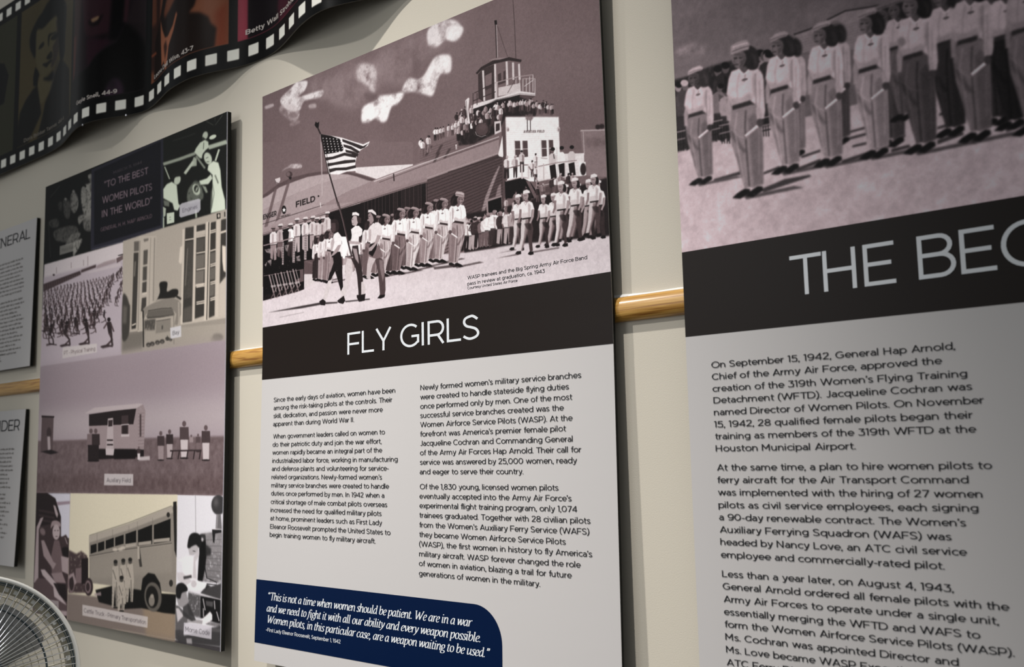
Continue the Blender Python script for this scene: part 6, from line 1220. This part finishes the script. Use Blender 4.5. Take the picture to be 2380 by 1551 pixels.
# ------------------------------------------------------------------ the wavy film strip banner
FS1 = float(_fS[-1])
def paint_film():
    cv = Canvas(FILM, 0.0, FS1, FILM.z0, 1.44, 620, (9, 9, 9))
    def rect(s0, s1, z0, z1, col, a=1.0, r=0.0):
        q = np.array([(s0 + r, z0), (s1 - r, z0), (s1, z0 + r), (s1, z1 - r), (s1 - r, z1), (s0 + r, z1), (s0, z1 - r), (s0, z0 + r)])
        cv.fill(np.stack([q[:, 0] * cv.res, (cv.z1 - q[:, 1]) * cv.res], 1), col, a)
    frames = [(-.13, .255, (40, 40, 28)), (.285, .700, (58, 51, 33)), (.727, 1.040, (27, 20, 24)), (1.077, 1.447, (90, 56, 40)), (1.473, 1.87, (88, 36, 46)), (1.90, 2.3, (60, 50, 60))]
    for a, b, c in frames: rect(max(a, 0), min(b, FS1), .9465, 1.382, c)
    zJ = Zm(cv, 0, 0, 6.463); z1 = Zm(cv, 0, 0, 3.1016); zK = Zm(cv, 300, 0, 5.174)
    # portrait in olive tones
    def clip(a, b):
        m = np.zeros((cv.h, cv.w), np.float32); m[int((cv.z1 - 1.382) * cv.res):int((cv.z1 - .9465) * cv.res), int(a * cv.res):int(b * cv.res)] = 1; cv.clip = m
    clip(0, .255); zJ.poly([(-400, 940), (60, 950), (130, 1130), (100, 1300), (60, 1551), (-400, 1800)], (9, 9, 9), 1, 1); zJ.poly([(0, 940), (60, 960), (20, 900)], (50, 44, 34), .8, 1)
    clip(.285, .700); ol = (50, 46, 30); dk = (10, 10, 9)
    z1.poly([(150, 100), (530, -60), (530, 500), (150, 300)], (46, 42, 28), .5, 30)
    zJ.poly([(540, 480), (620, 430), (760, 280), (860, 240), (900, 300), (890, 500), (880, 700), (850, 860), (800, 1000), (700, 1130), (620, 1130), (560, 1010), (535, 860), (525, 640)], (64, 59, 42), 1, 1.5, True)
    zJ.poly([(840, 300), (900, 300), (890, 700), (850, 880), (790, 1020), (760, 1000), (800, 820), (790, 700), (860, 560)], (36, 30, 28), .85, 2)
    zJ.poly([(450, 700), (460, 520), (560, 300), (640, 180), (720, 40), (850, -90), (960, 0), (1000, 120), (980, 520), (970, 800), (920, 920), (900, 840), (880, 560), (860, 250), (780, 280), (650, 420), (560, 440), (540, 600), (530, 860), (490, 820)], dk, 1, 1.5, True)
    for q in ([(580, 740), (600, 680), (650, 630), (665, 660), (640, 710)], [(760, 590), (790, 540), (860, 490), (890, 500), (860, 570), (810, 600)], [(730, 520), (800, 490), (850, 470), (830, 500), (760, 540), (740, 620), (735, 700), (720, 640)], [(700, 860), (740, 800), (770, 770), (790, 820), (770, 880), (710, 890)], [(640, 960), (700, 940), (770, 890), (780, 920), (730, 970), (700, 1010), (650, 985)]): zJ.poly(q, (14, 14, 12), .9, 1.2, True)
    zJ.poly([(600, 1150), (640, 1130), (780, 1150), (820, 1180), (760, 1330), (680, 1480), (640, 1551), (590, 1551), (560, 1300)], (66, 60, 42), 1, 1)
    zJ.poly([(640, 1180), (720, 1150), (790, 1060), (820, 1120), (800, 1200), (740, 1215), (660, 1200)], dk, 1, 1.5); zJ.poly([(500, 1290), (500, 1160), (530, 1010), (570, 1060), (590, 1120), (570, 1200), (560, 1300)], dk, 1, 1)
    zJ.poly([(380, 1520), (500, 1340), (560, 1280), (600, 1560), (620, 1700), (350, 2300), (200, 2300), (300, 1700)], (13, 12, 10), 1, 1.5); zJ.poly([(1040, 1040), (940, 900), (900, 900), (830, 1100), (780, 1300), (680, 1540), (640, 1740), (500, 2300), (1040, 1900)], (14, 13, 11), 1, 1.5); zJ.line([(870, 900), (800, 1160), (750, 1400)], 14, (36, 34, 34), .8, 2)
    zJ.line([(830, 1000), (800, 1180)], 8, (40, 40, 44), .7, 1.5)
    # portrait in plum tones
    clip(.727, 1.040); zJ.poly([(1060, -400), (1900, -400), (1850, 300), (1300, 1000), (1060, 1400)], (24, 14, 19), .8, 6)
    zJ.poly([(1130, -200), (1240, -200), (1210, 300), (1180, 560), (1100, 1250), (1085, 1250)], (44, 25, 24), .8, 2); zJ.poly([(1110, 560), (1150, 540), (1125, 1100), (1095, 1240)], (70, 40, 34), .8, 1.5)
    zJ.poly([(1270, -300), (1700, -300), (1690, 200), (1640, 480), (1540, 600), (1400, 560), (1290, 520), (1255, 280)], (40, 22, 28), 1, 3, True)
    zJ.poly([(1360, 300), (1420, 260), (1490, 240), (1480, 290), (1400, 340)], (104, 84, 66), 1, 1, True); zJ.poly([(1320, 320), (1360, 290), (1380, 350), (1470, 310), (1500, 240), (1560, 210), (1480, 370), (1390, 400), (1340, 370)], (14, 8, 10), .95, 1.5); zJ.line([(1330, 210), (1380, 230)], 14, (20, 10, 14), .8, 2); zJ.poly([(1380, 560), (1640, 500), (1560, 620), (1440, 600)], (12, 7, 9), .9, 3)
    zJ.poly([(1300, 580), (1700, 600), (1440, 830), (1330, 1000), (1290, 860)], (36, 17, 26), 1, 3)
    zJ.poly([(1060, 1300), (1330, 1010), (1400, 880), (1560, 740), (1750, 630), (1900, 340), (2200, 340), (2300, 1500), (1060, 1900)], (7, 6, 6), 1, 2); zJ.poly([(1700, -300), (2000, -300), (1900, 350), (1760, 600), (1640, 600)], (6, 5, 6), 1, 3)
    zJ.poly([(1880, -100), (1960, -100), (1920, 340), (1850, 330)], (50, 28, 34), .9, 2); zJ.poly([(1900, 330), (2100, -200), (2300, -200), (2300, 900), (2080, 500)], (34, 26, 28), .8, 4)
    zJ.poly([(1560, 1551), (1600, 1300), (1700, 1180), (1800, 1200), (1850, 1300), (1840, 1440), (1660, 1480)], (42, 28, 40), .95, 3, True); zJ.ell(1680, 1270, 60, 60, (16, 12, 16), .8, 5)
    # portrait in amber tones
    clip(1.077, 1.447); z1.poly([(1370, 90), (1500, -120), (1640, -120), (1630, 350), (1560, 350), (1556, 200), (1500, 120), (1460, 96)], (104, 66, 48), 1, 6); z1.poly([(1540, 100), (1640, 0), (1640, 360), (1550, 350), (1560, 200)], (96, 42, 24), .7, 5)
    z1.poly([(1080, -100), (1160, -100), (1150, 200), (1120, 520), (1080, 520)], (40, 22, 17), 1, 3); z1.poly([(1090, 200), (1130, 170), (1130, -60), (1100, -60)], (86, 50, 34), .8, 3)
    z1.poly([(1160, 100), (1190, -100), (1330, -200), (1440, -100), (1400, 40), (1360, 90), (1440, 90), (1500, 120), (1520, 170), (1560, 200), (1545, 340), (1500, 380), (1200, 600), (1110, 600), (1120, 300)], (22, 12, 9), 1, 1.5)
    z1.poly([(1180, 100), (1200, 0), (1260, -90), (1290, -60), (1220, 80), (1190, 130)], (92, 54, 36), .95, 3); z1.poly([(1158, 140), (1170, 210), (1190, 270), (1210, 260), (1245, 180), (1270, 80), (1278, 100), (1250, 220), (1215, 330), (1200, 480), (1190, 520), (1180, 440), (1165, 480), (1160, 300)], (118, 76, 56), 1, 1.2); z1.poly([(1180, 330), (1196, 290), (1205, 340), (1190, 430)], (40, 22, 16), .9, 1.5)
    z1.line([(1092, 410), (1128, 380)], 14, (110, 60, 40), .9, 1)
    # portrait in crimson tones
    clip(1.473, 1.87); z1.poly([(1700, -100), (1800, -100), (1790, 300), (1700, 330)], (122, 50, 62), .9, 8); z1.poly([(1790, -200), (2600, -200), (2300, 200), (1787, 310)], (14, 8, 11), 1, 1); z1.poly([(2010, -60), (2050, -60), (2120, 60), (2020, 190), (2000, 60)], (60, 22, 34), .8, 4)
    cv.clip = None
    # sprocket holes (printed white), a row along each edge
    for k in range(34):
        s = .0680 + .0633 * k - .0
        if s + .018 > FS1: break
        for zc in (.9172, 1.4115): rect(s - .0175, s + .0175, zc - .0130, zc + .0130, (176, 169, 162), 1, .0012)
    cv.speck(1.0, 2)
    return cv
K_FILM = (2.3, 2.3, 2.3)
m_ = paint_film().material('film_strip_print', K_FILM, rough=.28, spec=.05)
film = thing('film_strip_banner', (float(_fx[-1]), -.03, FILM.z0 + H), 'wavy black film strip banner with coloured portraits and white sprocket holes', 'banner')
def film_sheet(name, off, mt, flip=False, uv=True):
    ns, nz = 330, 5; v = []; uvs = []; f = []
    for i in range(ns + 1):
        s = FS1 * i / ns
        for j in range(nz + 1):
            z = lerp(FILM.z0, 1.44, j / nz); v.append((s, z)); uvs.append((i / ns, j / nz))
    v = np.array(v)
    for i in range(ns):
        for j in range(nz): a = i * (nz + 1) + j; q = (a, a + nz + 1, a + nz + 2, a + 1); f.append(q[::-1] if flip else q)
    return link(name, FILM.world(v[:, 0], v[:, 1], off), f, mt, film, uv=uvs if uv else None, smooth=True)
film_sheet('film_print', .0, m_)
film_sheet('backing', -.0025, M_BOARD, True, False)
M_FEDGE = mat('grey_cut_edge', (92, 90, 86), .6, .3)
ss = np.linspace(0, FS1, 400)
for zz in (FILM.z0, 1.44):
    a = FILM.world(ss, np.full(400, zz), 0); b = FILM.world(ss, np.full(400, zz), -.0025)
    link('cut_edge', np.vstack([a, b]), [(i, i + 1, 401 + i, 400 + i) if zz < 1 else (i, 400 + i, 401 + i, i + 1) for i in range(399)], M_FEDGE, film)
M_SCREW = mat('steel_screw', (200, 200, 205), .25, .5, metal=1.0)
for (px_, py_) in ((192, 290.5), (293, 268), (617, 107.5)):
    s_, z_ = FILM.surf(px_, py_); c = FILM.world(s_, z_, .0)[0]; d = FILM.world(s_, z_, 1.0)[0] - c; bm = bmesh.new()
    bmesh.ops.create_uvsphere(bm, u_segments=12, v_segments=6, radius=.0032 if px_ < 600 else .002); q = Vector(d).to_track_quat('Z', 'Y')
    vs = [tuple(Vector(c) + q @ Vector((v.co.x, v.co.y, v.co.z * .5))) for v in bm.verts]; fs = [[v.index for v in f.verts] for f in bm.faces]; bm.free()
    link('screw', vs, fs, M_SCREW if px_ < 600 else M_BOARD, film, smooth=True)
def film_text(txt, x0, y0, x1, y1, cap, w=15, mt=None):
    s, z = FILM.surf([x0, x1], [y0, y1]); zc = float(z[0])
    P = Flat(FILM); lettering(P, [(txt, float(s[0]), zc, float(s[1]), zc)], cap, mt or M_FILMINK, 'name_lettering', film, w=w, off=.0002)
M_FILMINK = mat('pale_name_ink', (196, 186, 178), .4, .4)
film_text('Gayle Snell, 44-9', 177.5, 245.5, 272, 214, .0112, 17)
film_text('Leona Dell Wise, 43-7', 358.5, 184.5, 449.5, 114, .0112, 17)
film_text('Betty Wall Strohfus, 44-1', 570.8, 81.5, 718, 5, .0118, 17)
film_text('Doris Brinker Tanner, 44-4', 55.5, 331.5, 148, 290, .0112, 17, mat('dim_name_ink', (112, 104, 92), .4, .4))
# ------------------------------------------------------------------ the two small text boards at far left
def back_run(P, extra, row, w):
    t, x0, y0, x1, y1 = row; (xa, xb), (za, zb) = P.surf(np.array([x0, x1]), np.array([y0, y1]))
    tot = sum(glyph(c, 'sans', w)[2] for c in t[:-1]) + glyph(t[-1], 'sans', w)[0][:, 0].max(); ex = sum(glyph(c, 'sans', w)[2] for c in extra); q = ex / tot
    return (extra + t, xa - (xb - xa) * q, za, xb, za)
lettering(Flat(UPPER), [back_run(UPPER, 'GE', ('NERAL', 2.0, 577.5, 70, 558.5), 11)], .0315, M_INK, 'title_lettering', upper, w=11)
lettering(Flat(LOWER), [back_run(LOWER, 'COMMAN', ('DER', 3.0, 1003.5, 45, 1001), 11)], .0330, M_INK, 'title_lettering', lower, w=11)
M_GREYTXT = mat('small_grey_print', (146, 141, 137), .5, .3)
def text_rows(P, par, ztop, rows, pitch, x_r, seed, name='small_print'):
    """lines too small to read: each word a short soft bar with letter gaps"""
    rg = np.random.default_rng(seed); v = []; f = []
    for r in rows:
        z = ztop - r * pitch; x = P.x0 + .05; end = x_r - rg.uniform(0, .05)
        while x < end:
            for _ in range(rg.integers(2, 9)):                       # letters of a word
                a = x; b = x + .0030; up = rg.choice([0.0036, .0036, .0052]); lo = rg.choice([0, 0, -.0012])
                k = len(v); v += [(a, z + lo), (b, z + lo), (b, z + up), (a, z + up)]; f.append((k, k + 1, k + 2, k + 3)); x += .0043
                if x > end: break
            x += .004
    v = np.array(v); o = link(name, P.world(v[:, 0], v[:, 1], .0006), f, M_GREYTXT, par); o['kind'] = 'stuff'
text_rows(UPPER, upper, .5951, list(range(0, 9)) + [x + 9.9 for x in range(0, 14)], .01235, UPPER.x1 - .055, 1)
text_rows(UPPER, upper, .3134, [0, .9, 1.8], .0105, UPPER.x1 - .17, 2)
text_rows(LOWER, lower, .0267, list(range(0, 10)) + [x + 10.7 for x in range(0, 11)], .01235, LOWER.x1 - .050, 3)

# ------------------------------------------------------------------ pedestal fan
DEP = 1.86; q0 = np.array([-82 - 1190, 1590 - 775.5, F]) / F * DEP
FC = Vector((float(q0 @ R_), float(q0 @ N_) - DW, float(q0 @ U_) + H))
ax = (Vector((0, -DW, H)) - FC).normalized(); ax = (ax + Vector((.02, .0, .06))).normalized()
Q = ax.to_track_quat('Z', 'Y'); px2m = DEP / F
M_FANW = mat('white_fan_plastic', (238, 238, 232), .35, .5); M_CHROME = mat('chrome_wire', (205, 210, 214), .16, .5, metal=1.0)
M_DARKW = mat('dark_steel_wire', (92, 102, 106), .3, .5, metal=.9); M_CREAM = mat('cream_rear_guard', (214, 208, 188), .5, .4); M_MOTOR = mat('motor_housing', (70, 76, 84), .4, .5)
fan = thing('pedestal_fan', (FC.x, FC.y, 0.0), 'white pedestal fan with chrome wire guard at the bottom left corner', 'fan')
def tube(path, r, seg=6, closed=False):
    v = []; f = []; n = len(path)
    for i, p in enumerate(path):
        p = Vector(p); a = Vector(path[(i - 1) % n] if closed or i else path[0]); b = Vector(path[(i + 1) % n] if closed or i < n - 1 else path[-1])
        t = (b - a).normalized(); s = t.cross(Vector((0, 0, 1)) if abs(t.z) < .9 else Vector((1, 0, 0))).normalized(); u = t.cross(s)
        for k in range(seg): c = p + (s * math.cos(2 * math.pi * k / seg) + u * math.sin(2 * math.pi * k / seg)) * r; v.append(tuple(c))
    m = n if closed else n - 1
    for i in range(m):
        j = (i + 1) % n
        for k in range(seg): l = (k + 1) % seg; f.append((i * seg + k, i * seg + l, j * seg + l, j * seg + k))
    return v, f
def ring(r, z, tr, seg=8, n=120): return tube([(r * math.cos(2 * math.pi * k / n), r * math.sin(2 * math.pi * k / n), z) for k in range(n)], tr, seg, True)
def lathe(prof, n=64):
    v = []; f = []; m = len(prof)
    for i in range(n):
        a = 2 * math.pi * i / n
        for r, z in prof: v.append((r * math.cos(a), r * math.sin(a), z))
    for i in range(n):
        j = (i + 1) % n
        for k in range(m - 1): f.append((i * m + k, j * m + k, j * m + k + 1, i * m + k + 1))
    return v, f
def fpart(name, vf, mt, parent, smooth=True, rot=None):
    """mesh given in the fan head's own axes"""
    v, f = vf; me = bpy.data.meshes.new(name); me.from_pydata(v, [], f); me.materials.append(mt)
    if smooth: me.polygons.foreach_set('use_smooth', [True] * len(me.polygons))
    o = bpy.data.objects.new(name, me); C.objects.link(o); o.parent = parent; return o
def place(o, z=0.0):
    o.rotation_mode = 'QUATERNION'; o.rotation_quaternion = Q; o.location = FC - Vector(fan.location) + Q @ Vector((0, 0, z)); return o
RO = .1985
rim = place(fpart('guard_rim', lathe([(RO - .0068, .006), (RO - .004, .0085), (RO, .0065), (RO + .0018, 0), (RO, -.0085), (RO - .005, -.011), (RO - .0068, -.008), (RO - .0068, .006)], 128), M_FANW, fan))
front = place(fpart('front_guard', ring(.1885, .006, .0017), M_DARKW, fan))
fpart('guard_ring', ring(.1845, .009, .0011), M_DARKW, front); fpart('guard_ring', ring(.1375, .0335, .0019), M_DARKW, front); fpart('guard_ring', ring(.062, .054, .0019), M_DARKW, front)
dome = lambda r: .058 * (1 - (r / .193) ** 2.2) + .004
wire = fpart('guard_wire', tube([(r, 0, dome(r)) for r in np.linspace(.038, .1915, 12)], .00105), M_CHROME, front); NW = 88
for k in range(1, NW): c = wire.copy(); C.objects.link(c); c.parent = front; c.rotation_euler = (0, 0, 2 * math.pi * k / NW)
fpart('badge', lathe([(.0, .066), (.030, .065), (.040, .061), (.043, .054), (.0, .052)], 40), M_FANW, front)
rear = place(fpart('rear_guard', lathe([(.176, -.020), (.190, -.012), (.1915, -.004), (.189, -.004), (.187, -.010), (.174, -.018), (.176, -.020)], 96), M_CREAM, fan))
rd = lambda r: -.062 + .044 * (r / .19) ** 2.6
for r in np.arange(.066, .180, .0128): fpart('guard_ring', tube([(r * math.cos(2 * math.pi * k / 90), r * math.sin(2 * math.pi * k / 90), rd(r)) for k in range(90)], .0009 if int(r * 1000) % 3 else .0014, 5, True), M_CREAM, rear)
rib = fpart('guard_rib', tube([(r, 0, rd(r)) for r in np.linspace(.055, .186, 9)], .0012, 5), M_CREAM, rear)
for k in range(1, 54): c = rib.copy(); C.objects.link(c); c.parent = rear; c.rotation_euler = (0, 0, 2 * math.pi * k / 54)
def tabm():
    v = [(.176, -.0045, -.006), (.183, -.0045, -.004), (.183, .0045, -.004), (.176, .0045, -.006), (.177, -.003, -.012), (.184, -.003, -.010), (.184, .003, -.010), (.177, .003, -.012)]
    return v, [(0, 1, 2, 3), (4, 7, 6, 5), (0, 4, 5, 1), (1, 5, 6, 2), (2, 6, 7, 3), (3, 7, 4, 0)]
tab = fpart('guard_clip', tabm(), M_FANW, rear, False)
for k in range(1, 60): c = tab.copy(); C.objects.link(c); c.parent = rear; c.rotation_euler = (0, 0, 2 * math.pi * (k + .4) / 60)
mb = mat('smoky_blade_plastic', (84, 92, 102), .3, .5); nb_ = mb.node_tree.nodes['Principled BSDF']; nb_.inputs['Alpha'].default_value = .8
hub = place(fpart('hub', lathe([(0, .022), (.026, .020), (.034, .012), (.036, -.022), (0, -.024)], 40), M_MOTOR, fan))
def blade(a0):
    v = []; f = []; nr, na = 10, 12
    for i in range(nr + 1):
        r = lerp(.030, .152, i / nr); span = lerp(.30, .42, i / nr) if i < nr else .34
        for j in range(na + 1):
            u = j / na - .5; a = a0 + u * 2 * span + .20 * (i / nr); v.append((r * math.cos(a), r * math.sin(a), -.004 + u * .034))
    for i in range(nr):
        for j in range(na): k = i * (na + 1) + j; f.append((k, k + na + 1, k + na + 2, k + 1))
    return v, f
for k in range(5): fpart('blade', blade(.62 + 2 * math.pi * k / 5), mb, hub)
place(fpart('motor', lathe([(0, -.14), (.036, -.138), (.050, -.125), (.054, -.075), (.052, -.058), (.060, -.056), (.058, -.052), (0, -.05)], 40), M_FANW, fan))
# neck, pole and base (in world axes)
nk = FC - Vector(fan.location) + Q @ Vector((0, 0, -.095)); 
def wpart(name, vf, mt): return fpart(name, vf, mt, fan)
wpart('neck', tube([(nk.x, nk.y, nk.z), (nk.x, nk.y, nk.z - .10)], .020, 20), M_FANW)
wpart('pole', tube([(nk.x, nk.y, nk.z - .08), (nk.x, nk.y, .03)], .0135, 20), M_FANW)
bs = wpart('base', lathe([(0, .0), (.20, .0), (.205, .006), (.19, .018), (.06, .034), (.03, .06), (0, .06)], 64), M_FANW); bs.location = (nk.x, nk.y, 0)
